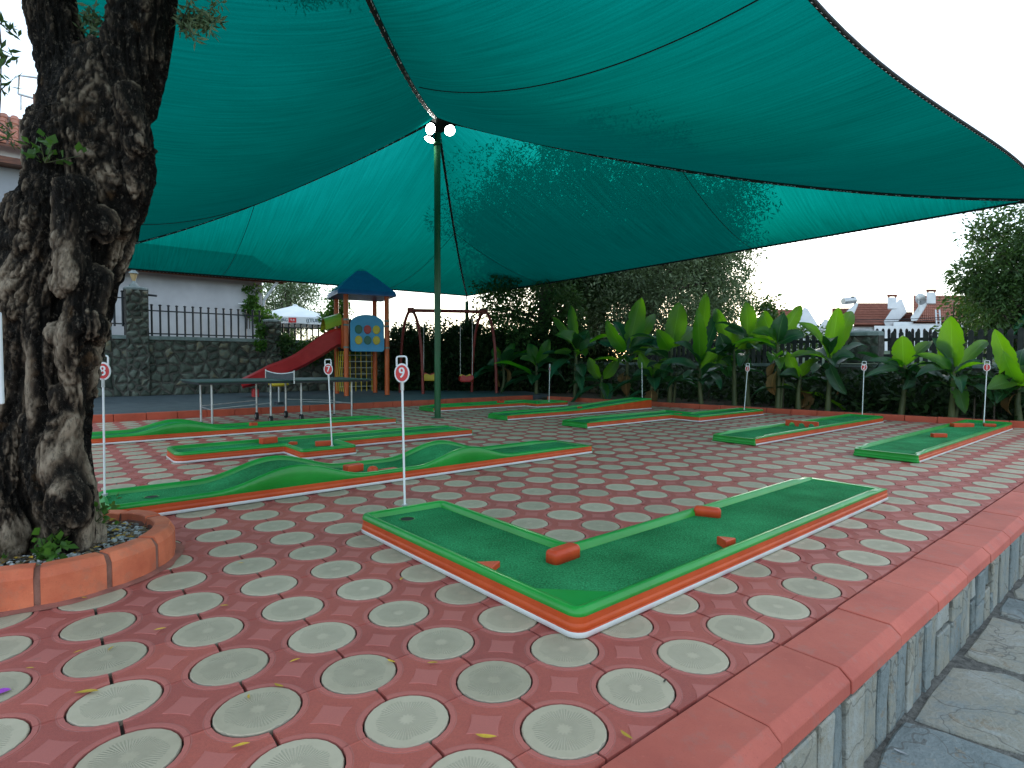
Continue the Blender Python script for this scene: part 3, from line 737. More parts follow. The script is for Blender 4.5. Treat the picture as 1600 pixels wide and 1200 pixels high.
box_block(c6, 2.50, 9.20, .10, .08, .07, R(12))
c5 = course('far green minigolf course behind the canopy pole with reddish end, flag five',
    [(6.50, 11.10, .02), (6.50, 10.50, .02), (9.10, 10.48, .02), (9.10, 10.02, .04), (10.15, 10.02, .05), (10.15, 10.62, .04), (9.60, 10.62, .02), (9.60, 11.10, .04)], tee=0)
box_block(c5, 8.6, 10.8, .14, .12, .07, 0)
c4 = course('green minigolf course rising as a ramp to its far end, flag four',
    [(6.65, 8.75, .02), (6.65, 8.17, .02), (11.05, 8.17, .03), (11.05, 8.75, .03)], tee=0, rect=True, ramp=lambda a: .125*max(0, min(1, (a-8.6)/2.3)))
box_block(c4, 8.95, 8.50, .10, .07, .05, 0)
c3 = course('green Z-shaped minigolf course with a sideways step, flag three',
    [(6.90, 6.98, .02), (6.90, 6.40, .02), (9.27, 6.40, .02), (9.27, 5.80, .04), (11.65, 5.78, .05), (11.65, 6.36, .05), (9.85, 6.38, .02), (9.85, 6.96, .05)], tee=0)
wedge(c3, 9.35, 6.33, [(-.06, -.05), (.07, -.05), (.0, .08)], .04)
c2 = course('straight green minigolf course with a three-arched orange barrier across it, flag two',
    [(7.22, 4.32, .02), (7.22, 3.70, .02), (11.98, 3.68, .07), (11.98, 4.30, .07)], tee=0)
x_, y_ = loc(c2, 9.29, 4.0)
# barrier: plate with three arches
def arch_plate(wd, h, th, arches, r):
    mb = MB(); pts = [(-wd/2, 0)]
    for cx in arches: pts += [(cx+r*math.cos(t), max(0, r*1.1*math.sin(t))) for t in [math.pi-math.pi*k/8 for k in range(9)]]
    pts += [(wd/2, 0), (wd/2, h*.92), (wd/2-.01, h), (-wd/2+.01, h), (-wd/2, h*.92)]
    tr = tessellate_polygon([[Vector((p[0], p[1], 0)) for p in pts]]); n = len(pts)
    vs = [(-th/2, -p[0], p[1]+CZ) for p in pts]+[(th/2, -p[0], p[1]+CZ) for p in pts]
    fs = [tuple(t) for t in tr]+[tuple(i+n for i in t[::-1]) for t in tr]+[(k, (k+1) % n, n+(k+1) % n, n+k) for k in range(n)]
    mb.add([(v[0]+x_, v[1]+y_, v[2]) for v in vs], fs); return mb
arch_plate(.50, .095, .03, (-.15, 0, .15), .055).build('arch_barrier', M['block'], c2)
c1 = course('rightmost green minigolf course with three loose orange blocks, flag one',
    [(7.38, 2.58, .02), (7.38, 1.93, .02), (12.45, 1.95, .07), (12.45, 2.60, .07)], tee=0)
box_block(c1, 9.50, 2.26, .19, .07, .055, -TH); box_block(c1, 11.35, 2.40, .34, .09, .06, -TH+.05); box_block(c1, 11.75, 2.13, .16, .07, .05, -TH-.4); hole(c1, 12.1, 2.28)
hole(c2, 11.6, 4.0)

# number markers
def bold_text(name, txt, size, mat, parent, loc_, rot_, ext=.0012, bold=.0, sx=1.0):
    cu = bpy.data.curves.new(name, 'FONT'); cu.body = txt; cu.size = size; cu.align_x = 'CENTER'; cu.align_y = 'CENTER'; cu.extrude = ext
    cu.materials.append(mat); o = bpy.data.objects.new(name, cu); sc.collection.objects.link(o); o.parent = parent
    bpy.context.view_layer.update()
    me = bpy.data.meshes.new_from_object(o.evaluated_get(bpy.context.evaluated_depsgraph_get())); bpy.data.objects.remove(o)
    if not me.materials: me.materials.append(mat)
    if bold > .001:
        bb_ = bmesh.new()
        for k in range(3):
            n0 = len(bb_.verts); bb_.from_mesh(me); bb_.verts.ensure_lookup_table()
            bmesh.ops.translate(bb_, verts=bb_.verts[n0:], vec=((k-1)*size*.022, 0, k*.0002))
        bb_.to_mesh(me); bb_.free()
    o = link(name, me, parent); o.location = loc_; o.rotation_euler = rot_; o.scale = (sx, 1, 1); return o
def marker(px, py, p, num, face_px, z0, label, lean=0.0, H=None):
    """p: foot point; H: height of disc centre; rz turns plate"""
    foot = Vector(p); d = math.hypot(foot.x, foot.y)
    root = empty('number_marker', foot, face_px, label, 'course marker', 'numbered course markers')
    h = H
    tilt = lean
    root.rotation_euler = (0, tilt, face_px)
    MB().tube([(0, 0, -.01), (0, 0, h-.095)], .0075, 8).build('pole', M['white'], root)
    MB().tube([(0, 0, 0.0), (0, 0, .012)], .02, 10).build('foot_collar', M['metal'], root)
    MB().tube([(0, 0, h-.115), (0, 0, h-.055)], .012, 8).build('clamp', M['metal'], root)
    n = 28; ax_, az = .050, .066
    mb = MB(); out = [(ax_*math.cos(2*math.pi*k/n), az*math.sin(2*math.pi*k/n)) for k in range(n)]
    mb.prism(out, lambda a, b, z: (a, -z, h+b), -.004, .004, .002); mb.f.append([k for k in range(n)][::-1]); mb.mi.append(0); mb.sm.append(False)
    mb.build('plate', M['white'], root)
    mb = MB(); out = [(ax_*.82*math.cos(2*math.pi*k/n), az*.82*math.sin(2*math.pi*k/n)) for k in range(n)]
    mb.prism(out, lambda a, b, z: (a, -z, h+b), .0035, .0055); mb.build('red_face', M['signred'], root)
    # handle loop
    hw, hb, ht = .033, h+az*.72, h+az+.046
    q = [(-hw, 0, hb), (-hw, 0, ht-.014), (-hw+.004, 0, ht-.004), (-hw+.014, 0, ht), (hw-.014, 0, ht), (hw-.004, 0, ht-.004), (hw, 0, ht-.014), (hw, 0, hb)]
    MB().tube(q, .0062, 7).build('handle_loop', M['white'], root)
    bold_text('digit', str(num), .098 if num > 3 else .12, M['white'], root, (0, -.0075, h), (R(90), 0, 0), .001, .0035 if num > 3 else 0, .85)
    return root
def mk(num, foot, topx, topy, face, label):
    Y = foot.y; t = D(topx, topy, Y); H = math.hypot(t.z-foot.z, t.x-foot.x); lean = math.atan2(t.x-foot.x, t.z-foot.z)
    r = marker(0, 0, foot, num, face, foot.z, label, 0, H)
    # lean sideways in the world x direction
    r.rotation_mode = 'QUATERNION'
    r.rotation_quaternion = Matrix.Rotation(lean, 4, 'Y').to_quaternion() @ Matrix.Rotation(face, 4, 'Z').to_quaternion()
    return r
mk(9, LW(1.885, 3.405, .120), 628, 583, R(4), 'white pole with red number nine plate, tallest in view, at the L-shaped course')
mk(8, LW(.345, 5.03, .120), 161, 580, R(12), 'white leaning pole with red number eight plate half hidden by the tree trunk')
mk(7, LW(2.56, 6.31, .120), 513, 577, R(10), 'white pole with red number seven plate in front of the playground tower')
mk(5, on_b(858, 10.30, .105), 859, 576, R(68), 'white pole with edge-on plate five at the course behind the canopy pole')
mk(4, on_b(1004, 8.46, .225), 1003, 574, R(78), 'thin white pole with edge-on plate four at the top of the ramp')
mk(3, on_b(1164, 6.10, .105), 1168, 576, R(-42), 'white pole with small red number three plate before the banana plants')
mk(2, on_b(1349, 4.05, .105), 1350, 574, R(-25), 'white pole with red number two plate on the arched-barrier course')
mk(1, on_b(1540, 2.30, .105), 1542, 574, R(-38), 'white pole with red number one plate, rightmost marker')

# ------------------------------------------------------------------ canopy
PK = Vector((-1.44, 11.02, 5.72))                 # top of the mast
CR = LW(15.2, 2.2, 4.35)                          # right corner
CB = LW(13.3, 18.9, 3.75)                         # back corner
CL = D(62, 408, 13.9)                             # left corner
CN = Vector((-1.0, -1.2, 3.7))                  # near corner, behind the viewer
CFG = {'sag': {'R': .50, 'B': .45, 'L': .50, 'N': .55}}
def ridge(c, sag):
    return lambda s: PK.lerp(c, s)-Vector((0, 0, sag*4*s*(1-s)))
RG = {'R': ridge(CR, .36), 'B': ridge(CB, .3), 'L': ridge(CL, .42), 'N': ridge(CN, .55)}
CN_ = {'R': CR, 'B': CB, 'L': CL, 'N': CN}
def edge(c0, c1, inn, dz, skew=0):
    mid = (c0+c1)/2; dirn = Vector((PK.x-mid.x, PK.y-mid.y, 0)).normalized()
    return lambda t: c0.lerp(c1, t)+(dirn*inn*(1+skew*(.5-t))+Vector((0, 0, dz)))*4*t*(1-t)
EDG = {'RB': (edge(CR, CB, 1.5, -.35)), 'BL': edge(CB, CL, 1.0, -.12), 'LN': edge(CL, CN, 1.5, -.2), 'NR': edge(CN, CR, 1.12, .0, 2.5)}
canopy = empty('shade_canopy', (PK.x, PK.y, 0), 0, 'huge green shade-net canopy with black laced ridges over the patio', 'canopy')
def panel(k0, k1):
    E_ = EDG[k0+k1]; NS, NT = 30, 30; vs = []; uvs = []
    Lw = (CN_[k0]-CN_[k1]).length
    for i in range(NS+1):
        s = i/NS
        for j in range(NT+1):
            t = j/NT; p = RG[k0](s).lerp(RG[k1](s), t)
            lin = CN_[k0].lerp(CN_[k1], t); p = p+(E_(t)-lin)*(s**2)
            p = p-Vector((0, 0, .22*4*t*(1-t)*4*s*(1-s)*.9))
            # faint fabric ripples near the corners and along the seams
            p = p+Vector((0, 0, .018*math.sin(t*40)*s*(1-s)))
            vs.append((p.x-PK.x, p.y-PK.y, p.z))
            c_ = s*(t-.5)*Lw; uvs.append((s*7.0, c_+Lw*.5))
    fs = [(i*(NT+1)+j, (i+1)*(NT+1)+j, (i+1)*(NT+1)+j+1, i*(NT+1)+j+1) for i in range(NS) for j in range(NT)]
    me = with_uv('net_panel', vs, fs, M['net'], uvs)
    for p in me.polygons: p.use_smooth = True
    link('net_panel', me, canopy)
    # sewn seams: thin cords perpendicular to the outer edge
    for q in ((.3, .7) if k0 in 'RB' else (.36,)):
        pts = []
        c_target = (q-.5)
        for i in range(1, 41):
            s = i/40; t = .5+c_target/s if s > 1e-6 else -1
            if t < 0.0 or t > 1.0: continue
            p = RG[k0](s).lerp(RG[k1](s), t); lin = CN_[k0].lerp(CN_[k1], t); p = p+(E_(t)-lin)*(s**2)-Vector((0, 0, .22*4*t*(1-t)*4*s*(1-s)*.9))-Vector((0, 0, .012))
            pts.append((p.x-PK.x, p.y-PK.y, p.z))
        if len(pts) > 2: MB().tube(pts, .0065, 5, caps=False).build('seam', M['cord'], canopy)
for k0, k1 in (('R', 'B'), ('B', 'L'), ('L', 'N'), ('N', 'R')): panel(k0, k1)
off = lambda p: (p.x-PK.x, p.y-PK.y, p.z-.02)
for k in 'RBLN':
    pts = [off(RG[k](i/36)) for i in range(37)]
    if k == 'N': pts = pts[:31]
    mb = MB(); mb.tube(pts, .030, 6)
    mb.build('ridge_strap', M['cord'], canopy)
    # white lacing stitches
    mb = MB(); rr_ = random.Random(ord(k))
    for i in range(len(pts)*5-6):
        f = i/5; p = Vector(pts[int(f)]).lerp(Vector(pts[int(f)+1]), f-int(f)); d = (Vector(pts[int(f)+1])-Vector(pts[int(f)])).normalized()
        sd_ = d.cross(Vector((0, 0, 1))).normalized(); q = rr_.choice((-1, 1))
        p = p+sd_*q*.022-Vector((0, 0, .022)); mb.tube([p-d*.02, p+d*.02+sd_*q*.004], .005, 4)
    mb.build('lacing', M['white'], canopy, kind='stuff')
for k, f in EDG.items():
    pts = [off(f(i/40)) for i in range(41)]
    MB().tube(pts, .022, 6).build('edge_rope', M['cord'], canopy)
    mb = MB(); rr_ = random.Random(ord(k[0])*7)
    for i in range(160):
        t = i/160; p = Vector(off(f(t))); q = Vector(off(f(min(1, t+.004)))); d = (q-p).normalized(); mb.tube([p-Vector((0, 0, .028))-d*.02, p-Vector((0, 0, .02))+d*.02], .004, 4)
    mb.build('lacing', M['metal'], canopy, kind='stuff')
# peak plate
mb = MB()
pl = [RG[k](s) for k, s in (('R', .035), ('B', .03), ('L', .03), ('N', .03))]
mb.add([off(p) for p in pl]+[(0, 0, 5.72-.32)], [(0, 1, 4), (1, 2, 4), (2, 3, 4), (3, 0, 4)]); mb.build('peak_cap', M['cord'], canopy)
pole = empty('canopy_mast', (PK.x, PK.y, 0), 0, 'tall dark green steel mast carrying the middle of the canopy', 'pole')
MB().tube([(0, 0, 0), (0, 0, 5.55)], .062, 18).build('mast_tube', M['polegreen'], pole)
mb = MB(); mb.lathe([(.0, .012), (.13, .012), (.13, .0)], (0, 0, 0), 18); mb.build('base_plate', M['polegreen'], pole)
mb = MB(); mb.lathe([(.064, 5.2), (.075, 5.2), (.075, 5.28), (.064, 5.28)], (0, 0, 0), 18); mb.build('lamp_collar', M['polegreen'], pole)
def floodlight(off_, aim, label):
    r = empty('floodlight', PK+Vector((off_[0], off_[1], off_[2]-5.72+0)) if False else Vector((PK.x+off_[0], PK.y+off_[1], off_[2])), 0, label, 'floodlight', 'round floodlights at the mast top')
    q = Vector(aim).normalized().to_track_quat('Z', 'Y'); r.rotation_mode = 'QUATERNION'; r.rotation_quaternion = q
    MB().lathe([(.0, -.10), (.045, -.09), (.065, -.05), (.108, .0), (.113, .012), (.10, .012)], n=20).build('housing', M['iron'], r)
    mb = MB(); n = 20; mb.add([(.10*math.cos(2*math.pi*k/n), .10*math.sin(2*math.pi*k/n), .008) for k in range(n)], [list(range(n))]); mb.build('lens', M['glow'], r)
    inv = q.inverted(); e = inv @ Vector((-off_[0]*.75, -off_[1]*.75, .02))
    MB().tube([(0, 0, -.08), (e.x*.5, e.y*.5, -.08+e.z*.5), e], .012, 6).build('bracket', M['iron'], r)
    ll = bpy.data.lights.new('flood', 'SPOT'); ll.energy = 18; ll.spot_size = R(140); ll.spot_blend = .6; ll.shadow_soft_size = .1; ll.color = (1, .96, .9)
    lo = bpy.data.objects.new('flood_light', ll); sc.collection.objects.link(lo); lo.parent = r; lo.location = (0, 0, .04); lo.rotation_euler = (math.pi, 0, 0)
floodlight((-.10, -.17, 5.44), (-.35, -.9, -.18), 'lit round floodlight facing the viewer, upper left of the three at the mast')
floodlight((.25, -.14, 5.43), (.35, -.75, -.75), 'lit round floodlight tipped to the right, on the right side of the mast')
floodlight((-.14, -.05, 5.30), (-.3, -.25, -1), 'lit floodlight tipped steeply down, lowest of the three at the mast')
# outer masts
def post(name, label, base, top, braces=()):
    r = empty(name, base, 0, label, 'pole'); t = Vector(top)-Vector(base)
    MB().tube([(0, 0, 0), t], .075, 12).build('post_tube', M['polegreen'], r)
    for (s0, q) in braces: MB().tube([t*s0, Vector(q)-Vector(base)], .035, 8).build('brace', M['polegreen'], r)
    return r
post('canopy_post', 'green post with two slanting braces at the back corner of the canopy', (CB.x, CB.y, 1.0), (CB.x, CB.y, CB.z-.25), ((.68, (CB.x-1.6, CB.y-.2, 1.15)), (.68, (CB.x+1.5, CB.y+.3, 1.15))))
post('canopy_post', 'leaning green post behind the banana plants at the right picture edge', D(1545, 560, 13.2), D(1700, 385, 13.6))
# chain turnbuckle at the back corner
MB().tube([(0, 0, 0), (.02, -.02, .1), (-.02, .02, .25), (0, 0, .4)], .03, 6).build('tensioner', M['metal'], canopy).location = (CB.x-PK.x, CB.y-PK.y, CB.z-.36)

# ------------------------------------------------------------------ tennis table
tt = empty('tennis_table', LW(6.9/2+.0, 0, 0), TH, 'dark green folding tennis table with net on grey wheeled legs', 'table')
TB = 10.75; ta0 = WL(on_b(292, TB))[0]; ta1 = WL(on_b(556, TB))[0]
tt.location = LW((ta0+ta1)/2, TB, 0); HL = (ta1-ta0)/2
for s_ in (-1, 1):
    MB().box((s_*HL/2, 0, .75), (HL-.02, 1.5, .02), bev=.004).build('tabletop', M['table'], tt)
    MB().box((s_*HL/2, 0, .725), (HL-.08, 1.4, .03)).build('apron', M['iron'], tt)
    for (lx, wheel) in ((HL-.28, False), (.28 if s_ < 0 else .25, True)):
        for ly in (-.42, .42):
            z0 = .10 if wheel else .0
            leg = MB().tube([(s_*lx, ly, z0), (s_*lx, ly, .72)], .018, 8).build('leg', M['metal'], tt)
            if wheel:
                MB().tube([(s_*lx-.02, ly, .07), (s_*lx+.02, ly, .07)], .068, 16).build('wheel', M['rubberblack'], leg)
                MB().tube([(s_*lx-.024, ly, .07), (s_*lx+.024, ly, .07)], .03, 12).build('hub', M['metal'], leg)
            else: MB().tube([(s_*lx, ly, 0), (s_*lx, ly, .02)], .026, 8).build('foot', M['rubberblack'], leg)
    for ly in (-.42, .42):
        MB().tube([(s_*.28, ly, .36), (s_*(HL-.28), ly, .30)], .010, 6).build('stretcher', M['metal'], tt)
    MB().tube([(s_*(HL-.28), -.42, .28), (s_*(HL-.28), .42, .28)], .010, 6).build('crossbar', M['metal'], tt)
pts_t = []; nn = 14
vs = [(0, -.80+1.6*k/nn, .90-.045*math.sin(math.pi*k/nn)) for k in range(nn+1)]+[(0, -.80+1.6*k/nn, .765) for k in range(nn+1)]
mb = MB(); mb.add([(p[0]-.003, p[1], p[2]) for p in vs]+[(p[0]+.003, p[1], p[2]) for p in vs], [(k, k+1, nn+2+k, nn+1+k) for k in range(nn)]+[(2*nn+2+k+1, 2*nn+2+k, 3*nn+3+k, 3*nn+4+k) for k in range(nn)]); mb.build('net', M['netmat'], tt)
MB().tube([(0, -.80+1.6*k/nn, .905-.045*math.sin(math.pi*k/nn)) for k in range(nn+1)], .010, 6).build('net_tape', M['white'], tt)
for s_ in (-1, 1): MB().tube([(0, s_*.80, .70), (0, s_*.80, .93)], .012, 6).build('net_post', M['metal'], tt)

# ------------------------------------------------------------------ playground tower
T0 = Vector((-4.62, 15.9, .12)); tu = Vector((.883, .469, 0)); tv = Vector((-.469, .883, 0)); TW, TD = 1.15, 1.35
tw = empty('play_tower', T0, math.atan2(tu.y, tu.x), 'playground tower on orange posts with blue pyramid roof and red slide', 'play tower')
# local x along tu, y along tv, origin front-left post
for (px_, py_) in ((0, 0), (TW, 0), (0, TD), (TW, TD)):
    p = MB().tube([(px_, py_, -.05), (px_, py_, 2.92)], .068, 14).build('post', M['orange_post'], tw)
    for z in (1.33, 1.95, 2.1): MB().tube([(px_, py_, z), (px_, py_, z+.05)], .078, 14).build('clamp_ring', M['coping'], p)
mb = MB(); cx, cy = TW/2, TD/2; hs = .82; 
ring0 = [(cx-hs, cy-hs, 2.86), (cx+hs, cy-hs, 2.86), (cx+hs, cy+hs, 2.86), (cx-hs, cy+hs, 2.86)]
mb.add([(p[0]*1, p[1]*1, 2.82) for p in ring0]+ring0+[(cx+(p[0]-cx)*.97, cy+(p[1]-cy)*.97, 2.95) for p in ring0]+[(cx+(p[0]-cx)*.52, cy+(p[1]-cy)*.52, 3.32) for p in ring0]+[(cx+(p[0]-cx)*.06, cy+(p[1]-cy)*.06, 3.66) for p in ring0]+[(cx, cy, 3.68)],
    [(0, 1, 5, 4), (1, 2, 6, 5), (2, 3, 7, 6), (3, 0, 4, 7), (4, 5, 9, 8), (5, 6, 10, 9), (6, 7, 11, 10), (7, 4, 8, 11), (8, 9, 13, 12), (9, 10, 14, 13), (10, 11, 15, 14), (11, 8, 12, 15), (12, 13, 17, 16), (13, 14, 18, 17), (14, 15, 19, 18), (15, 12, 16, 19), (16, 17, 20), (17, 18, 20), (18, 19, 20), (19, 16, 20), (0, 3, 2, 1)])
mb.build('roof', M['blue'], tw)
MB().box((TW/2, TD/2, 1.30), (TW-.1, TD-.1, .08)).build('platform', M['rubberblack'], tw)
# blue panel with six discs
W_, z0_, z1_ = TW-.20, 1.24, 2.02
pp = [(-W_/2+.05, z0_), (W_/2-.05, z0_), (W_/2, z0_+.06), (W_/2, z1_)]+[(W_/2*math.cos(t), z1_+.26*math.sin(t)) for t in [math.pi*k/10 for k in range(1, 10)]]+[(-W_/2, z1_), (-W_/2, z0_+.06)]
mb = MB(); mb.prism(pp, lambda a, b, z: (TW/2+a, -z-.06, b), -.02, .02, .008); mb.build('game_panel', M['lightblue'], tw)
cols = ['dkgreen', 'red_plastic', 'yellow', 'yellow', 'dkgreen', 'yellow']
for k in range(6):
    cxk = TW/2-.25+.25*(k % 3); czk = 1.86-.30*(k//3)
    mb = MB(); nq = 16; mb.prism([(.105*math.cos(2*math.pi*q/nq), .125*math.sin(2*math.pi*q/nq)) for q in range(nq)], lambda a, b, z: (cxk+a, -.08-z, czk+b), 0, .03, .012); mb.build('game_disc', M[cols[k]], tw)
mb = MB(); mb.box((TW/2, TD+.02, 1.85), (TW-.2, .04, .75), bev=.01); mb.build('rear_panel', M['wood'], tw)
# hood over the slide entry
pts = [(math.cos(t)*.42, 2.0+.32*math.sin(t)) for t in [math.pi*k/8 for k in range(9)]]
vs = [(-.05, TD/2+p[0], p[1]) for p in pts]+[(-.50, TD/2+p[0]*.95, p[1]-.16) for p in pts]; k_ = len(pts)
mb = MB(); mb.add(vs+[(v[0], v[1], v[2]+.03) for v in vs], [(i, i+1, k_+i+1, k_+i) for i in range(k_-1)]+[(2*k_+i, 3*k_+i, 3*k_+i+1, 2*k_+i+1) for i in range(k_-1)]); mb.build('hood', M['yellowgreen'], tw)
for s_ in (-1, 1): MB().box((-.05, TD/2+s_*.45, 1.75), (.04, .26, .85), bev=.01).build('entry_panel', M['orange_post'], tw)
# slide: U channel swept along a path toward the left
inv = Matrix.Rotation(-math.atan2(tu.y, tu.x), 4, 'Z')
top_w = T0+tv*(TD/2)+Vector((0, 0, 1.25)); end_w = D(378, 606, 15.3)
P0 = Vector((0, TD/2, 1.42)); E1 = inv @ (end_w-T0)
path_ = []
for k in range(21):
    t = k/20; q = P0.lerp(Vector((E1.x, E1.y, 0)), t)
    zz = 1.42 if t < .06 else (lambda u: 1.42*(1-u)+.28*u + (-.16*math.sin(math.pi*u)) )((t-.06)/.94)
    if t > .82: zz = max(zz, .24+.0*(t))
    path_.append(Vector((q.x, q.y, zz)))
vs = []; prof = [(-.33, .32), (-.29, .36), (-.25, .32), (-.22, .05), (-.12, .0), (.12, .0), (.22, .05), (.25, .32), (.29, .36), (.33, .32), (.29, .02), (.14, -.05), (-.14, -.05), (-.29, .02)]
for i, p in enumerate(path_):
    t = (path_[min(i+1, 20)]-path_[max(i-1, 0)]).normalized(); sd_ = Vector((0, 0, 1)).cross(t).normalized(); up_ = t.cross(sd_)
    k = 1.35-.35*min(1, i/8) if i < 15 else 1-.08*(i-14)
    for (u_, v_) in prof: vs.append(p+sd_*u_+up_*(v_*(k if v_ > 0 else 1)))
n = len(prof); mb = MB(); mb.add(vs, [(i*n+k, (i+1)*n+k, (i+1)*n+(k+1) % n, i*n+(k+1) % n) for i in range(20) for k in range(n)]+[list(range(n))[::-1], [20*n+k for k in range(n)]], 0, False)
mb.build('slide', M['red_plastic'], tw)
pe = path_[18]; mb = MB(); mb.box((pe.x+.06, pe.y, .09), (.16, .42, .26), bev=.03); mb.build('slide_foot', M['red_plastic'], tw)
# climbing net and ladder at the back and below
for k in range(7):
    xx = .08+k*(TW-.16)/6; MB().tube([(xx+(.10 if k < 3 else -.10)*0, TD+.05+.0, .05), (xx, TD+.10, 1.3)], .016, 5).build('net_rope', M['yellow'], tw)
for k in range(6): MB().tube([(-.0, TD+.08, .2+k*.19), (TW, TD+.08, .2+k*.19)], .014, 5).build('rung', M['metal'], tw)
for k in range(4):
    MB().tube([(-.05, .15+k*.3, .1), (-.08, .22+k*.28, .6), (-.05, .15+k*.3, 1.25)], .015, 5).build('net_rope', M['yellow'], tw)

# ------------------------------------------------------------------ swing
S0 = D(642, 485, 17.3); S1 = D(757, 487, 17.9)
sw = empty('swing_set', (S0.x, S0.y, .12), 0, 'maroon swing frame with arched legs and two bucket seats', 'swing')
so_ = Vector((S0.x, S0.y, .12)); bd = (S1-S0); bn = Vector((-bd.y, bd.x, 0)).normalized()
MB().tube([Vector((0, 0, S0.z-.12)), S1-so_], .055, 10).build('top_beam', M['swingred'], sw)
for (c, xs) in ((S0, (625, 661)), (S1, (737, 776))):
    base = c-so_; feet = []
    for q, px_ in enumerate(xs):
        Yf = c.y+(.35 if q == 0 else -.35); f = D(px_, 600, Yf)-so_; f.z = -.02; f0 = Vector((f.x, f.y, -.02))
        pts = []
        for k in range(25):
            t = (k/24)**.7; e = f0.lerp(Vector((base.x, base.y, base.z)), t)
            ex = (1-t)**.45 if t < 1 else 0
            g_ = (1-t**4)**.55*(.80+.20*(1-t)); pts.append(Vector((base.x+(f0.x-base.x)*g_, base.y+(f0.y-base.y)*g_, base.z*t)))
        MB().tube(pts, .045, 9).build('leg', M['swingred'], sw)
    MB().box(tuple(base), (.2, .16, .16), bev=.02).build('joint_block', M['swingred'], sw)
def bucket(px_, py_, c_main, c_back, label, dpt):
    f = ((px_-642)/115); top = S0.lerp(S1, f); seat = Vector((top.x, top.y, D(px_, py_, top.y).z))
    r = empty('bucket_swing', seat, math.atan2(bd.y, bd.x), label, 'swing seat', 'bucket seats hanging from the swing frame')
    for s_ in (-1, 1):
        pts = []; H_ = top.z-seat.z-.05
        MB().tube([(s_*.19, 0, .1), (s_*.19, 0, H_)], .009, 5).build('chain', M['metal'], r)
    MB().box((0, 0, -.08), (.40, .26, .07), bev=.025).build('seat_pan', M[c_main], r)
    prof = [(-.2, -.08), (.2, -.08), (.2, .08), (.14, .13), (.06, .10), (0, .07), (-.06, .10), (-.14, .13), (-.2, .08)]
    mb = MB(); mb.prism(prof, lambda a, b, z: (a, .13+z, b), -.015, .015, .005, bottom=True); mb.build('backrest', M[c_back], r)
    mb = MB(); mb.prism([(p[0], p[1]*.8) for p in prof], lambda a, b, z: (a, -.13-z, b), -.015, .015, .005, bottom=True); mb.build('front_guard', M[c_main], r)
    for s_ in (-1, 1): MB().box((s_*.2, 0, .0), (.03, .26, .14), bev=.01).build('side_guard', M[c_main], r)
bucket(671, 589, 'yellow', 'red_plastic', 'yellow bucket swing seat left of the green mast', 0)
bucket(728, 591, 'red_plastic', 'yellow', 'red bucket swing seat with yellow back right of the green mast', 0)
# small spring seat and tyre under the table
sp_ = empty('spring_seat', G(436, 632, .12), 0, 'small round yellow spring seat on a thin post behind the tennis table', 'play seat')
MB().tube([(0, 0, 0), (0, 0, .42)], .022, 8).build('post', M['metal'], sp_)
MB().lathe([(.0, .40), (.17, .41), (.22, .45), (.20, .49), (.0, .48)], n=18).build('seat', M['yellow'], sp_)
MB().lathe([(.0, .05), (.10, .06), (.10, .0)], n=14).build('base', M['iron'], sp_)
#PART3
# ------------------------------------------------------------------ planter and olive tree
def ringpt(r, t): return (PCC.x+r*math.cos(t), PCC.y+r*math.sin(t))
planter = empty('tree_planter', (PCC.x, PCC.y, 0), 0, 'round planter ring of orange-red kerb blocks around the old tree', 'planter')
NB = 13
for k in range(NB):
    t0 = 2*math.pi*(k+.045)/NB; t1 = 2*math.pi*(k+.955)/NB; vs = []; q = 5; dz = rnd.uniform(-.004, .004)
    prof = [(PR, -.02), (PR-.002, .135), (PR-.022, .172), (PR-.03, .177), (PR-.10, .177), (PR-.105, .172), (PR-.105, -.02)]
    for i in range(q+1):
        t = t0+(t1-t0)*i/q; e = .004 if i in (0, q) else 0
        for (r, z) in prof: vs.append(((r-e)*math.cos(t), (r-e)*math.sin(t), z-e+dz))
    n = len(prof); mb = MB(); mb.add(vs, [(i*n+j, (i+1)*n+j, (i+1)*n+(j+1) % n, i*n+(j+1) % n) for i in range(q) for j in range(n)]+[list(range(n))[::-1], [q*n+j for j in range(n)]])
    mb.build('planter_block', M['planter'], planter)
mb = MB(); mb.lathe([(PR-.008, -.02), (PR-.008, .13), (PR-.035, .164), (PR-.095, .166), (PR-.108, .13), (PR-.108, -.02)], n=60); mb.build('mortar_joints', pm('red_mortar', (.16, .07, .05), (.26, .12, .09), 14, .95, .7, 120, .006), planter)
mb = MB(); n = 90; vs = []
for k in range(n):
    t = 2*math.pi*k/n; e_ = .035+.022*noise.noise(Vector((math.cos(t)*6, math.sin(t)*6, 2))); vs += [((PR-.01)*math.cos(t), (PR-.01)*math.sin(t), .012), ((PR+e_)*math.cos(t), (PR+e_)*math.sin(t), .002)]
mb.add(vs, [(2*k, 2*k+1, (2*k+3) % (2*n), (2*k+2) % (2*n)) for k in range(n)]); mb.build('mortar_skirt', pm('skirt_mortar', (.24, .09, .07), (.38, .13, .10), 11, .95, .8, 110, .006), planter)
mb = MB(); n = 36; NR = 7
vs = [(0, 0, .13)]
for i in range(1, NR+1):
    for k in range(n): 
        r = (PR-.112)*i/NR; p = (r*math.cos(2*math.pi*k/n), r*math.sin(2*math.pi*k/n)); vs.append((p[0], p[1], .118+.02*noise.noise(Vector((p[0]*9, p[1]*9, 0)))))
mb.add(vs, [(0, 1+k, 1+(k+1) % n) for k in range(n)]+[(1+(i-1)*n+k, 1+i*n+k, 1+i*n+(k+1) % n, 1+(i-1)*n+(k+1) % n) for i in range(1, NR) for k in range(n)], 0, True); mb.build('planter_soil', M['soil'], planter)
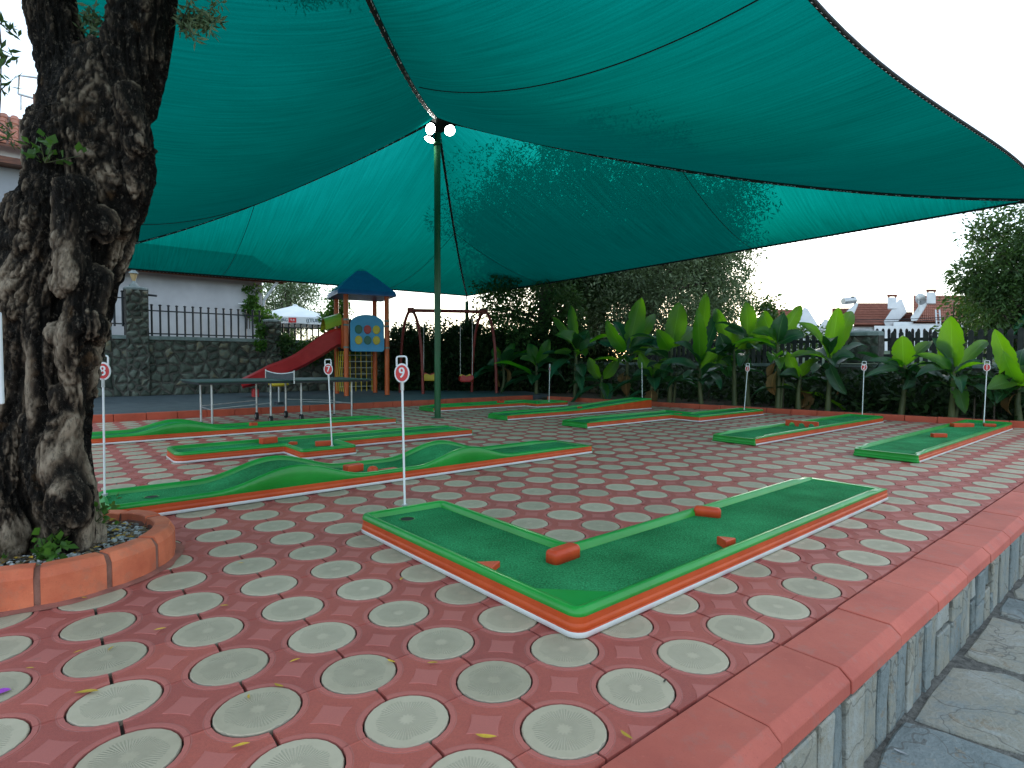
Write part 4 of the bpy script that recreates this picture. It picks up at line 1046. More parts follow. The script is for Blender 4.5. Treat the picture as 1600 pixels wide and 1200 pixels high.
# pebbles and bark chips filling the ring
def scatter_mesh(name, cnt, sampler, shape, mats, parent=None, **kw):
    V = []; Fq = []; mi = []; n0 = 0
    for i in range(cnt):
        vs, fs, m = shape(i); p, Mx = sampler(i)
        for v in vs: V.append(tuple(Mx @ Vector(v)+Vector(p)))
        for f in fs: Fq.append([k+n0 for k in f]); mi.append(m)
        n0 += len(vs)
    me = bpy.data.meshes.new(name); me.from_pydata(V, [], Fq)
    for m in mats: me.materials.append(m)
    me.polygons.foreach_set('material_index', mi); return tag(link(name, me, parent), **kw)
def pebble_shape(i):
    r = rnd.uniform(.006, .015); bm = bmesh.new(); bmesh.ops.create_icosphere(bm, subdivisions=1, radius=r)
    vs = [(v.co.x*rnd.uniform(.9, 1.5), v.co.y, v.co.z*rnd.uniform(.5, .8)) for v in bm.verts]; fs = [[v.index for v in f.verts] for f in bm.faces]; bm.free(); return vs, fs, 0 if rnd.random() < .7 else 1
pal = [pm('pebble_pale', (.34, .36, .36), (.5, .52, .52), 9, .8, .1), pm('pebble_dark', (.10, .10, .095), (.2, .19, .17), 9, .8, .1)]
def ring_sampler(i):
    t = rnd.uniform(0, 2*math.pi); r = (PR-.13)*math.sqrt(rnd.uniform(.12, 1)); return (r*math.cos(t), r*math.sin(t), .130+rnd.uniform(-.006, .004)), Matrix.Rotation(rnd.uniform(0, 6.3), 3, 'Z')
scatter_mesh('gravel', 900, ring_sampler, pebble_shape, pal, planter, kind='stuff')
def chip_shape(i):
    L = rnd.uniform(.02, .05); w_ = L*rnd.uniform(.15, .3); return [(-L/2, 0, 0), (0, -w_, .004), (L/2, 0, .002), (0, w_, .006)], [(0, 1, 2, 3)], 0 if rnd.random() < .75 else 1
def chip_sampler(i):
    p, m_ = ring_sampler(i); return (p[0], p[1], p[2]+.01), Matrix.Rotation(rnd.uniform(0, 6.3), 3, 'Z') @ Matrix.Rotation(rnd.uniform(-.4, .4), 3, 'X')
scatter_mesh('leaf_litter', 420, chip_sampler, chip_shape, [pm('litter', (.10, .065, .03), (.26, .18, .09), 30, .8, .1), M['dryleaf']], planter, kind='stuff')

# trunk: capsules fused by a voxel remesh, then displaced into ribs, knots and cracks
TY = 3.06
def tp(x, y, dY=0.0): return D(x, y, TY+dY)
bm = bmesh.new()
def blob(p, r, sc_=(1, 1, 1)):
    bmesh.ops.create_icosphere(bm, subdivisions=2, radius=1, matrix=Matrix.Translation(p) @ Matrix.Diagonal((r*sc_[0], r*sc_[1], r*sc_[2], 1)))
PXM = TY/F_PX
def limb(pts, step=.35):
    for i in range(len(pts)-1):
        (p0, r0), (p1, r1) = pts[i], pts[i+1]; L = (p1-p0).length; k = max(1, int(L/(min(r0, r1)*step)))
        for q in range(k+1): t = q/k; blob(p0.lerp(p1, t), r0+(r1-r0)*t)
def chain(l, dY=0): return [(tp(x, y, dY if len(a) < 1 else a[0]), r*PXM) for (x, y, r, *a) in l]
limb(chain([(52, 925, 86), (58, 860, 78), (62, 780, 68), (66, 700, 66), (70, 620, 66), (76, 560, 70), (84, 490, 78), (92, 430, 82), (112, 360, 86), (140, 300, 80), (146, 240, 82), (158, 170, 68), (164, 125, 58)]))
limb(chain([(134, 200, 62), (112, 130, 42), (92, 60, 36), (76, 0, 34), (48, -90, 36), (20, -190, 38)]))
limb(chain([(190, 150, 52), (210, 90, 48), (222, 30, 46), (228, -30, 46), (244, -120, 44), (270, -220, 42)]))
limb(chain([(128, 250, 66), (104, 215, 52), (80, 203, 38)]))
limb(chain([(38, 372, 26, -.10), (42, 405, 30, -.12), (60, 470, 28, -.16), (75, 560, 22, -.2), (70, 640, 24, -.2), (60, 720, 26, -.22), (85, 790, 26, -.24)]))
limb(chain([(145, 440, 24, -.2), (118, 520, 22, -.24), (116, 600, 16, -.20), (106, 690, 18, -.22), (118, 760, 22, -.22), (112, 840, 26, -.2)]))
limb(chain([(98, 620, 20, -.22), (90, 700, 22, -.24), (110, 780, 30, -.27), (100, 840, 26, -.22)]))
limb(chain([(20, 640, 26, -.16), (8, 740, 30, -.2), (15, 830, 34, -.24), (5, 900, 36, -.2)]))
limb(chain([(122, 690, 16, -.12), (130, 790, 20, -.10), (142, 870, 24, -.05)]))
limb(chain([(180, 200, 50, -.04), (190, 260, 48, -.04), (180, 310, 46, -.04)]))
limb(chain([(200, 150, 18, -.17), (212, 200, 20, -.15), (216, 250, 20, -.12), (210, 310, 20, -.08), (190, 350, 20, -.06)]))
limb(chain([(120, 300, 26, -.28), (112, 380, 22, -.26), (118, 440, 22, -.26)]))
for (x_, y_, r_, dy) in [(40, 358, 28, -.12), (24, 400, 22, -.08), (140, 508, 20, -.25), (112, 515, 16, -.25), (94, 525, 16, -.24), (148, 515, 18, -.18), (160, 350, 20, -.21), (205, 175, 18, -.17), (215, 225, 16, -.17), (100, 445, 16, -.26), (118, 775, 22, -.27), (50, 660, 16, -.22), (222, 270, 14, -.1), (135, 560, 14, -.18), (120, 800, 22, -.26)]:
    blob(tp(x_, y_, dy), r_*PXM, (1, 1, 1.25))
me = bpy.data.meshes.new('trunk'); bm.to_mesh(me); bm.free()
tmp = bpy.data.objects.new('tmp', me); sc.collection.objects.link(tmp)
rm = tmp.modifiers.new('r', 'REMESH'); rm.mode = 'VOXEL'; rm.voxel_size = .0085
sm = tmp.modifiers.new('s', 'SMOOTH'); sm.factor = .6; sm.iterations = 3
bpy.context.view_layer.update()
tm = bpy.data.meshes.new_from_object(tmp.evaluated_get(bpy.context.evaluated_depsgraph_get())); bpy.data.objects.remove(tmp)
nv = len(tm.vertices); co = np.zeros(nv*3); no = np.zeros(nv*3); tm.vertices.foreach_get('co', co); tm.vertices.foreach_get('normal', no); co = co.reshape(-1, 3); no = no.reshape(-1, 3)
h = np.zeros(nv); dsp = np.zeros(nv)
for i in range(nv):
    p = co[i]
    if no[i, 1] > .55: continue          # far side, never in view from here or beside
    tw = p[2]*1.3                                   # slow twist of the grain around the stem
    w_ = noise.noise_vector(Vector((p[0]*2.6, p[1]*2.6, p[2]*1.6)))*.13
    q = Vector((p[0]+w_.x+.05*math.sin(tw*2), p[1]+w_.y, p[2]+w_.z))
    n1 = abs(noise.noise(Vector((q.x*8.5, q.y*8.5, q.z*1.15)))); n2 = abs(noise.noise(Vector((q.x*19+9, q.y*19, q.z*2.6)))); n3 = abs(noise.noise(Vector((q.x*44, q.y*44, q.z*7+3))))
    rib = 1-min(1, n1*3.2); rib2 = 1-min(1, n2*3.2); crk = 1-min(1, n3*3.4)          # sharp-edged grooves
    knot = noise.noise(Vector((q.x*5+5, q.y*5, q.z*3.2))); fine_ = .45-(1-min(1, abs(noise.noise(Vector((q.x*66, q.y*66, q.z*15))))*3.2)); crust = noise.noise(Vector((p[0]*120, p[1]*120, p[2]*60)))
    smooth_ = max(0.0, min(.85, noise.noise(Vector((p[0]*5.4+4, p[1]*5.4, p[2]*2.6)))*3.2+.0))*max(0.0, min(1.0, (2.15-p[2])*1.2))      # worn tan swellings
    rough_ = 1-.75*smooth_
    dsp[i] = -rib*.030-rib2*.016*rough_-crk*.008*rough_+knot*.016+fine_*.009*rough_+crust*.002*rough_+.012
    h[i] = .62-rib*.55-rib2*.38*rough_-crk*.22*rough_+knot*.15+fine_*.30*rough_+smooth_*.26-.10*max(0.0, min(1.0, p[2]-1.6))  # colour value carries wear, crevice occlusion and the crown's shade at the top
co += no*dsp[:, None]; tm.vertices.foreach_set('co', co.ravel())
at = tm.attributes.new('hgt', 'FLOAT', 'POINT'); at.data.foreach_set('value', np.clip(h, 0, 1).astype(np.float32))
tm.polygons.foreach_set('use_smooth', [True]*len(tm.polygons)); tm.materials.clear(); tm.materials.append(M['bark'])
tree = empty('olive_tree', tp(75, 900), 0, 'gnarled old olive tree with a forked knobbly trunk standing in the planter', 'tree')
def wchild(name, me, parent):
    o = link(name, me, parent); o.location = -parent.location; return o
tm.name = 'trunk'; wchild('trunk', tm, tree)

# leaf clouds -------------------------------------------------------------
def leaf_cloud(name, centres, radii, per, size, mat, parent, seed=1, aspect=.33, up=.0, flat=.6, squash=1.0, droop=0.0):
    """centres (n,3), radii (n,): per leaves in each clump; one mesh of folded leaf blades"""
    rg = np.random.default_rng(seed); C = np.repeat(np.array(centres), per, axis=0); Rr = np.repeat(np.array(radii), per)
    n = len(C); d = rg.normal(size=(n, 3)); d /= np.linalg.norm(d, axis=1)[:, None]
    rr = Rr*rg.uniform(.25, 1, n)**.5; P = C+d*rr[:, None]*np.array([1, 1, squash])
    t = d*.8+rg.normal(size=(n, 3))*flat; t[:, 2] += up-droop; t /= np.linalg.norm(t, axis=1)[:, None]
    s = np.cross(t, rg.normal(size=(n, 3))); s /= np.linalg.norm(s, axis=1)[:, None]; nn_ = np.cross(t, s)
    L = size*rg.uniform(.6, 1.25, n)[:, None]; W = L*aspect
    a = P; b = P+t*L*.5+s*W*.5+nn_*W*.12; c = P+t*L; e = P+t*L*.5-s*W*.5+nn_*W*.12
    V = np.stack([a, b, c, e], 1).reshape(-1, 3)
    me = bpy.data.meshes.new(name); me.vertices.add(n*4); me.vertices.foreach_set('co', V.ravel())
    me.loops.add(n*4); me.loops.foreach_set('vertex_index', np.arange(n*4, dtype=np.int32)); me.polygons.add(n)
    me.polygons.foreach_set('loop_start', np.arange(n, dtype=np.int32)*4); me.polygons.foreach_set('loop_total', np.full(n, 4, dtype=np.int32))
    clump = np.repeat(rg.uniform(0, 1, len(centres)), per)
    at = me.attributes.new('rnd', 'FLOAT', 'POINT'); at.data.foreach_set('value', np.repeat(np.clip(clump*.65+rg.uniform(0, .4, n), 0, 1), 4).astype(np.float32))
    me.materials.append(mat); me.update(calc_edges=True); me.validate(); return link(name, me, parent)
def rel(o, pts): return [tuple(Vector(p)-o.location) for p in pts]
# sprigs of the olive
tw_c = []; mb = MB()
def sprig(p0, d, L, n_=16, sd=1, lsize=.05):
    p0 = Vector(p0); d = Vector(d).normalized(); r2 = random.Random(sd); pts = [p0]; 
    for i in range(6):
        d = (d+Vector((r2.uniform(-.2, .2), r2.uniform(-.2, .2), r2.uniform(-.2, .15)))).normalized(); pts.append(pts[-1]+d*L/6)
    mb.tube([p-tree.location for p in pts], [.004-.0005*i for i in range(7)], 5)
    out = []
    for i in range(1, 7):
        for q in range(n_//6+1): out.append((pts[i]-pts[i-1])*r2.random()+pts[i-1])
    return out
cs = []
for k in range(9): cs += sprig(tp(282, 30+k*2), (1, r_ if (r_ := random.Random(k).uniform(-.5, .3)) else 0, random.Random(k+50).uniform(-.35, .8)), random.Random(k+9).uniform(.14, .26), 20, k)
for k in range(4): cs += sprig(tp(140, 10+k*6), (random.Random(k).uniform(-.3, .3), 0, -1 if k % 2 else -.6), .13, 14, k+20)
leaf_cloud('leaves', rel(tree, cs), [.012]*len(cs), 2, .052, M['olive'], tree, 5, .26)
cs = []
for k in range(5): cs += sprig(D(-8, 30+k*40, 2.6), (.45, 0, random.Random(k+3).uniform(-.6, .8)), .11, 14, k+40)
for k in range(3): cs += sprig(D(-4, 200+k*10, 2.6), (.6, 0, random.Random(k+3).uniform(-.6, .3)), .09, 4, k+60)
mb.tube([p-tree.location for p in (D(-8, -30, 2.6), D(2, 70, 2.6), D(1, 150, 2.6), D(-2, 200, 2.6))], .003, 5)
leaf_cloud('leaves', rel(tree, cs), [.010]*len(cs), 1, .05, M['foliage'], tree, 6, .30)
# overhead crown beyond the top of the frame
cs = [(tp(60+i*40, -330-random.Random(i).uniform(0, 160), random.Random(i+5).uniform(-.7, .9))) for i in range(-4, 9)]
ov = [D(490+random.Random(i).uniform(-70, 60), -30+random.Random(i+40).uniform(-60, 22), 5.9+random.Random(i+80).uniform(-.3, .6)) for i in range(46)]
leaf_cloud('crown', rel(tree, ov), [.16]*len(ov), 90, .06, M['olive'], tree, 19, .26)
mb.tube([p_-tree.location for p_ in (tp(244, -120), D(330, -160, 4.4), D(440, -70, 5.6), D(500, -10, 6.0))], [.10, .07, .04, .015], 7)
leaf_cloud('crown', rel(tree, cs), [.6]*len(cs), 1100, .06, M['olive'], tree, 9, .26)
mb.build('twigs', M['bark2'], tree)
# broad-leaved weeds on the trunk and at its foot
def weed(px, py, dY, label, n_, size, sd, z=None):
    p = tp(px, py, dY) if z is None else G(px, py, z)
    r = empty('weed', p, 0, label, 'plant'); rr2 = np.random.default_rng(sd)
    cs = [tuple(rr2.normal(size=3)*np.array([.05, .03, .035])) for _ in range(n_)]
    leaf_cloud('leaves', cs, [.02]*n_, 3, size, M['ivy'], r, sd, .75, up=.3)
    mbx = MB()
    for c in cs[::3]: mbx.tube([(0, 0, -.05), c], .002, 4)
    mbx.build('stems', M['stem'], r); return r
weed(70, 238, -.30, 'small green creeper growing from the bark high on the tree trunk', 12, .05, 3)
weed(75, 858, -.34, 'bright green weed at the foot of the tree trunk in the planter', 26, .05, 4)
weed(15, 885, -.36, 'low green weed in the planter at the left picture edge', 18, .035, 5)
weed(150, 800, -.14, 'small green weed at the back of the planter beside the trunk', 16, .035, 6)

# ------------------------------------------------------------------ rubble wall, pillars, iron fences at the left back
BW = 18.45
def rubble(name, root, a0, a1, z0, z1, b, cw, chh, sd, thick=.35, mat='rubble', bk='mortar', nrm=-1):
    r2 = random.Random(sd); pts = []; nx = int((a1-a0)/cw); nz = int((z1-z0)/chh)
    for i in range(nx+1):
        for j in range(nz+1): pts.append((a0+(i+.5*(j % 2))*cw+r2.uniform(-.38, .38)*cw, z0+(j+.5)*chh+r2.uniform(-.36, .36)*chh))
    back = MB(); back.prism([(a0, b), (a1, b), (a1, b+thick), (a0, b+thick)], lambda x_, y_, z: LW(x_, y_, z), z0, z1); child_world(back, 'mortar_core', M[bk], root)
    for poly in voronoi(pts, (a0+.01, z0, a1-.01, z1-.01), .035, r2, wob=.3):
        mbx = MB(); mbx.prism(poly, lambda x_, y_, z: LW(x_, b-z, y_), -.03, r2.uniform(.03, .07), .028, r2.uniform(.002, .008)); mbx.sm = [True]*len(mbx.f); child_world(mbx, 'stone', M[mat], root)
wall = empty('stone_wall', LW(2, BW, .12), 0, 'rubble stone wall with pale coping behind the tennis table', 'wall')
rubble('w', wall, 1.5, 10.6, .10, 1.66, BW, .30, .21, 11)
rubble('w', wall, -1.5, 1.5, .10, 1.90, BW, .34, .24, 12)
mb = MB(); mb.prism([(1.5, BW-.06), (10.6, BW-.06), (10.6, BW+.4), (1.5, BW+.4)], lambda x_, y_, z: LW(x_, y_, z), 1.662, 1.76, .012); child_world(mb, 'coping', M['coping'], wall)
mb = MB(); mb.prism([(-1.5, BW-.06), (1.497, BW-.06), (1.497, BW+.4), (-1.5, BW+.4)], lambda x_, y_, z: LW(x_, y_, z), 1.902, 2.0, .012); child_world(mb, 'coping', M['coping'], wall)
def pillar(px, top, wd, label, sd):
    c = on_b(px, BW+.1); a, b = WL(c); r = empty('stone_pillar', LW(a, b, 0), 0, label, 'pillar', None)
    rubble('p', r, a-wd/2, a+wd/2, .1, top-.05, BW-.10, .2, .18, sd, .5)
    mbx = MB(); n = 12; mbx.prism([(a+wd*.56*math.copysign(abs(math.cos(2*math.pi*k/n))**.5, math.cos(2*math.pi*k/n)), BW+.12+wd*.5*math.copysign(abs(math.sin(2*math.pi*k/n))**.5, math.sin(2*math.pi*k/n))) for k in range(n)], lambda x_, y_, z: LW(x_, y_, z), top-.06, top+.02, .03, .03); child_world(mbx, 'cap', M['coping'], r); return a
pa1 = pillar(215, 3.05, .52, 'tall stone pillar carrying a lantern between two iron fence runs', 21)
pa2 = pillar(425, 2.35, .46, 'lower ivy-grown stone pillar near the white parasol', 22)
lan = empty('lantern', on_b(212, BW+.1, 3.08), 0, 'small grey garden lantern on top of the tall stone pillar', 'lantern')
MB().lathe([(.13, 0), (.11, .05), (.05, .12), (.035, .16)], n=12).build('lantern_foot', M['coping'], lan)
MB().lathe([(.035, .16), (.10, .36)], n=8, smooth=False).build('lamp_glass', pm('amber_glass', (.45, .30, .12), (.55, .4, .2), 5, .3, 0), lan)
MB().lathe([(.13, .36), (.10, .40), (.04, .46), (.0, .50)], n=8, smooth=False).build('lantern_roof', M['coping'], lan)
br = empty('wall_bracket', on_b(232, BW+.0, 2.88), TH, 'short dark iron bracket sticking out of the tall pillar', 'bracket')
MB().tube([(0, 0, 0), (.22, -.1, -.02)], .03, 6).build('arm', M['iron'], br)
def iron_fence(name, label, b, px0, px1, zb, zt, n_, knob=True, seed=0):
    a0 = WL(on_b(px0, b))[0]; a1 = WL(on_b(px1, b))[0]; r = empty(name, LW(a0, b, zb), TH, label, 'fence'); L = a1-a0
    m = MB(); m.tube([(0, 0, 0), (0, 0, zt-zb-.03)], .026, 6); 
    if knob: m.lathe([(.0, zt-zb-.05), (.040, zt-zb-.03), (.044, zt-zb-.01), (.0, zt-zb+.01)], n=8)
    me = m.mesh('picket', M['iron'])
    for i in range(n_):
        o = link('picket', me, r); o.location = ((i+.5)*L/n_, 0, 0)
    for z in (.07, (zt-zb)*.80): MB().box((L/2, 0, z), (L, .025, .035)).build('rail', M['iron'], r)
    return r
iron_fence('iron_fence', 'black iron picket fence on the stone wall between the two pillars', BW+.1, 232, 412, 1.76, 2.64, 15)
iron_fence('iron_fence', 'black iron picket fence left of the lantern pillar', BW+.1, 120, 200, 2.0, 2.96, 6)
iron_fence('iron_fence', 'black iron picket fence in front of the white parasol', BW+.1, 438, 520, 1.60, 2.28, 9)

# white-walled house at the left
HB = 20.6
hs_ = empty('white_house', LW(3, HB, 1.0), 0, 'pale plastered house with brown wooden eaves behind the iron fence', 'house')
aE = WL(on_b(411, HB))[0]
mb = MB(); mb.prism([(-2.5, HB), (aE, HB), (aE, HB+6), (-2.5, HB+6)], lambda x_, y_, z: LW(x_, y_, z), .9, 3.84); child_world(mb, 'wall', M['plasterwall'], hs_)
def roofslab(a0, a1, b0, b1, z0, z1, th, mat, name, root):
    mbx = MB(); vs = [LW(a0, b0, z0), LW(a1, b0, z0), LW(a1, b1, z1), LW(a0, b1, z1)]; vs = vs+[v+Vector((0, 0, th)) for v in vs]
    mbx.add(vs, [(0, 3, 2, 1), (4, 5, 6, 7), (0, 1, 5, 4), (1, 2, 6, 5), (2, 3, 7, 6), (3, 0, 4, 7)]); return child_world(mbx, name, mat, root)
roofslab(-2.5, aE+.55, HB-.55, HB+3.2, 3.70, 5.0, .10, M['wood'], 'eave_boards', hs_)
roofslab(-2.6, aE+.62, HB-.62, HB+3.2, 3.81, 5.12, .07, M['rooftile'], 'roof', hs_)
MB().tube([LW(-2.5, HB-.66, 3.80)-hs_.location, LW(aE+.6, HB-.66, 3.80)-hs_.location], .06, 8).build('gutter', M['wood'], hs_)
p = lambda px, py, b: (lambda q: D(px, py, q.y))(on_b(px, b))
MB().tube([p(435, 438, HB-.6)-hs_.location, p(412, 470, HB-.1)-hs_.location, p(411, 520, HB-.1)-hs_.location], .05, 8).build('drainpipe', M['white'], hs_)
MB().tube([p(372, 475, HB-.15)-hs_.location, p(386, 474, HB-.15)-hs_.location, p(392, 478, HB-.05)-hs_.location], .03, 6).build('wall_pipe', M['white'], hs_)
# upper storey and roofs seen left of the trunk
h2 = empty('tiled_house', D(10, 330, 15.4), 0, 'taller house with red tiled roofs and roof railing at the far left', 'house')
B2 = 20.0
def zat(py, px, b): return D(px, py, on_b(px, b).y).z
za = zat(262, 20, B2)
mb = MB(); mb.prism([(-6, B2), (.9, B2), (.9, B2+4), (-6, B2+4)], lambda x_, y_, z: LW(x_, y_, z), 1.0, za); child_world(mb, 'wall', pm('grey_render', (.30, .31, .34), (.40, .41, .44), 1.3, .85, .2, 50), h2)
roofslab(-6.2, 1.2, B2-.5, B2+.3, za, za+.05, .16, M['wood'], 'eave', h2)
z2 = zat(225, 20, B2+.8)
mb = MB(); mb.prism([(-6, B2+.8), (.75, B2+.8), (.75, B2+4), (-6, B2+4)], lambda x_, y_, z: LW(x_, y_, z), za+.2, z2); child_world(mb, 'upper_wall', M['plaster2'], h2)
z3 = zat(226, 20, B2+.4); z4 = zat(180, 20, B2+2.6)
def tiled(root, a0, a1, b0, b1, z0, z1, na, nb, mat):
    roofslab(a0, a1, b0, b1, z0-.06, z1-.06, .05, M['wood'], 'roof_deck', root)
    L = (a1-a0)/na; m = None
    sl_ = Vector((0, (b1-b0)/nb, (z1-z0)/nb))
    mbx = MB(); q = 5; vs = []
    for k in range(q+1):
        t = math.pi*k/q; vs.append((L*.5-L*.42*math.cos(t), 0, .07*math.sin(t)+.02)); 
    for k in range(q+1):
        t = math.pi*k/q; vs.append((L*.5-L*.36*math.cos(t), sl_.y*1.12, sl_.z*1.12+.05*math.sin(t)-.0))
    mbx.add(vs, [(k, k+1, q+2+k, q+1+k) for k in range(q)]+[list(range(q+1))]); me = mbx.mesh('roof_tile', mat)
    for i in range(na):
        for j in range(nb):
            o = link('roof_tile', me, root); o.location = LW(a0+i*L, b0+j*sl_.y, z0+j*sl_.z)-root.location; o.rotation_euler = (rnd.uniform(-.02, .02), 0, TH+rnd.uniform(-.02, .02))
tiled(h2, -3.2, .95, B2+.3, B2+2.6, z3, z4, 17, 6, M['rooftile'])
z5 = zat(205, 8, B2-.4); 
mb = MB()
rl = [D(30, 118, 16.5), D(78, 124, 16.8)]
q = lambda x_, y_, Y=16.5: D(x_, y_, Y)-h2.location
MB().tube([q(29, 147), q(30, 118), q(62, 122), q(95, 126)], .03, 6).build('railing', M['metal'], h2)
MB().tube([q(29, 147), q(62, 156), q(95, 162)], .03, 6).build('railing', M['metal'], h2)
MB().tube([q(33, 148), q(33, 172)], .025, 6).build('railing_post', M['metal'], h2)
MB().tube([q(60, 121), q(62, 172)], .03, 6).build('railing_post', M['metal'], h2)
mb = MB(); c = q(62, 166); mb.box(c+Vector((.3, 0, 0)), (.75, .6, .28), TH); mb.build('roof_box', M['wood'], h2)
# ivy over the wall end and the pillar
def mass(name, label, boxes, per, size, mat, cat, seed, core=None, aspect=.6, kind=None, squash=1.0, rad=.28, droop=.2):
    """boxes: list of (centre world, half sizes) filled with leaf clumps; label/cat on the object"""
    rg = random.Random(seed); o0 = Vector(boxes[0][0]); r = empty(name, o0, 0, label, cat, kind=kind); cs = []; rs = []
    for (c, hx, n_) in boxes:
        for i in range(n_):
            cs.append((c[0]+rg.uniform(-1, 1)*hx[0], c[1]+rg.uniform(-1, 1)*hx[1], c[2]+rg.uniform(-1, 1)*hx[2])); rs.append(rad*rg.uniform(.6, 1.2))
    leaf_cloud('foliage', rel(r, cs), rs, per, size, mat, r, seed, aspect, droop=droop, squash=squash)
    mbx = MB()
    for i in range(0, len(cs)-1, 6): 
        a_ = Vector(cs[i]); mbx.tube([Vector((a_.x, a_.y, boxes[0][0][2]-boxes[0][1][2]-.3))-o0, a_-o0], .015, 4)
    mbx.build('stems', M['bark2'], r); return r
def pxbox(x0, y0, x1, y1, Y, dep, n_):
    c = D((x0+x1)/2, (y0+y1)/2, Y); h_ = Y/F_PX; return ((c.x, c.y, c.z), ((x1-x0)/2*h_, dep, (y1-y0)/2*h_), n_)
mass('ivy', 'bright green ivy hanging down the corner of the pale house', [pxbox(388, 450, 404, 500, 19.3, .15, 16), pxbox(402, 490, 432, 505, 18.3, .2, 12), pxbox(400, 505, 412, 545, 17.5, .1, 6)], 60, .12, M['ivy'], 'ivy', 31, rad=.13)
mass('ivy', 'dark ivy covering the wall between the low pillar and the slide', [pxbox(438, 532, 540, 562, 18.1, .2, 40), pxbox(440, 524, 470, 540, 17.9, .2, 6), pxbox(512, 505, 560, 555, 18.0, .2, 22)], 80, .10, M['foliage'], 'ivy', 32, rad=.17)
mass('climbing_shrub', 'green climber behind the left posts of the play tower', [pxbox(512, 452, 540, 505, 19.0, .3, 26), pxbox(510, 490, 530, 530, 18.8, .25, 12)], 70, .12, M['ivy'], 'shrub', 33, rad=.17)
# hedge behind the swing
hd = mass('hedge', 'dark clipped hedge running behind the swing', [pxbox(600, 530, 900, 618, 19.2, .35, 330), pxbox(760, 520, 900, 560, 19.4, .4, 60), pxbox(612, 512, 680, 535, 19.2, .3, 26), pxbox(690, 508, 760, 530, 19.3, .3, 30)], 75, .12, M['hedge'], 'hedge', 34, rad=.34)
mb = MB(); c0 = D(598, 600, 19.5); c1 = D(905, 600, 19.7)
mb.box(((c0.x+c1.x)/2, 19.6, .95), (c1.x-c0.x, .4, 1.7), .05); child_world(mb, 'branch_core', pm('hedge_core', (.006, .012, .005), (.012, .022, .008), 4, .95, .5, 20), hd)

# parasol with printing
pr_ = empty('parasol', D(462, 540, 25), R(14), 'large white parasol with printed valance beyond the iron fence', 'parasol')
pc = D(462, 477, 25); h0 = pc.z-pr_.location.z; ez = D(462, 499, 25).z-pr_.location.z; bz = D(462, 509, 25).z-pr_.location.z; HS = 1.55
prot = R(14)
mb = MB(); cn = [(-HS, -HS), (HS, -HS), (HS, HS), (-HS, HS)]
mb.add([(x_, y_, ez) for x_, y_ in cn]+[(0, 0, h0)], [(0, 1, 4), (1, 2, 4), (2, 3, 4), (3, 0, 4)]); mb.build('canopy_cloth', M['parasol'], pr_)
for k in range(4):
    a_, b_ = cn[k], cn[(k+1) % 4]; mb = MB(); vs = []
    for i in range(9):
        t = i/8; vs += [(a_[0]+(b_[0]-a_[0])*t, a_[1]+(b_[1]-a_[1])*t, ez-.002), (a_[0]+(b_[0]-a_[0])*t, a_[1]+(b_[1]-a_[1])*t, bz-.02*math.sin(t*9))]
    mb.add(vs, [(2*i, 2*i+1, 2*i+3, 2*i+2) for i in range(8)]); mb.build('valance', M['parasol'], pr_)
MB().tube([(0, 0, -1.2), (0, 0, h0)], .03, 8).build('parasol_pole', M['metal'], pr_)
MB().lathe([(.12, h0-.06), (.10, h0+.02), (.0, h0+.05)], n=12).build('finial', M['parasol'], pr_)
vz = (ez+bz)/2
bold_text('lettering', 'TUBORG', .16, M['print_green'], pr_, (-HS+1.12, -HS-.012, vz), (R(90), 0, 0), .001, .004)
mb = MB(); mb.box((-HS+1.62, -HS-.012, vz), (.30, .004, .20)); mb.build('red_logo', M['signred'], pr_)
bold_text('logo_letters', 'T.B', .12, M['white'], pr_, (-HS+1.62, -HS-.018, vz), (R(90), 0, 0), .001, .002)
bold_text('lettering', '((TUBORG', .20, M['print_green'], pr_, (-HS+2.62, -HS-.012, vz), (R(90), 0, 0), .001, .004)

# ------------------------------------------------------------------ dark stone wall, pillar and wooden fence behind the bananas
BWA = 14.6
dw = empty('stone_wall', LW(BWA, 6, 0), 0, 'dark low stone wall behind the banana plants', 'wall')
def rubble_a(root, b0, b1, z0, z1, a, cw, chh, sd):
    r2 = random.Random(sd); pts = []
    for i in range(int((b1-b0)/cw)+1):
        for j in range(int((z1-z0)/chh)+1): pts.append((b0+(i+.5*(j % 2))*cw+r2.uniform(-.38, .38)*cw, z0+(j+.5)*chh+r2.uniform(-.36, .36)*chh))
    back = MB(); back.prism([(a, b0), (a+.35, b0), (a+.35, b1), (a, b1)], lambda x_, y_, z: LW(x_, y_, z), z0, z1); child_world(back, 'mortar_core', M['mortar'], root)
    for poly in voronoi(pts, (b0+.01, z0, b1-.01, z1-.01), .04, r2, wob=.3):
        mbx = MB(); mbx.prism(poly[::-1], lambda x_, y_, z: LW(a-z, x_, y_), -.03, r2.uniform(.02, .05), .02, r2.uniform(.005, .02)); child_world(mbx, 'stone', M['rubble'], root)
rubble_a(dw, .2, 14, .0, 1.0, BWA, .42, .30, 41)
mb = MB(); mb.prism([(BWA-.05, .2), (BWA+.4, .2), (BWA+.4, 14), (BWA-.05, 14)], lambda x_, y_, z: LW(x_, y_, z), 1.002, 1.08, .01); child_world(mb, 'coping', M['coping'], dw)
pb = WL(on_a(1340, BWA))[1]
dp = empty('stone_pillar', LW(BWA, pb, 0), 0, 'round-topped dark stone pillar between the banana plants', 'pillar')
zt_ = D(1340, 517, on_a(1340, BWA).y).z
rubble_a(dp, pb-.45, pb+.45, 1.09, zt_-.12, BWA-.12, .24, .2, 43)
mb = MB(); mb.prism([(BWA+.05+.3*math.cos(2*math.pi*k/12), pb+.5*math.sin(2*math.pi*k/12)) for k in range(12)], lambda x_, y_, z: LW(x_, y_, z), zt_-.12, zt_-.02, .03, .06); child_world(mb, 'cap', M['coping'], dp)
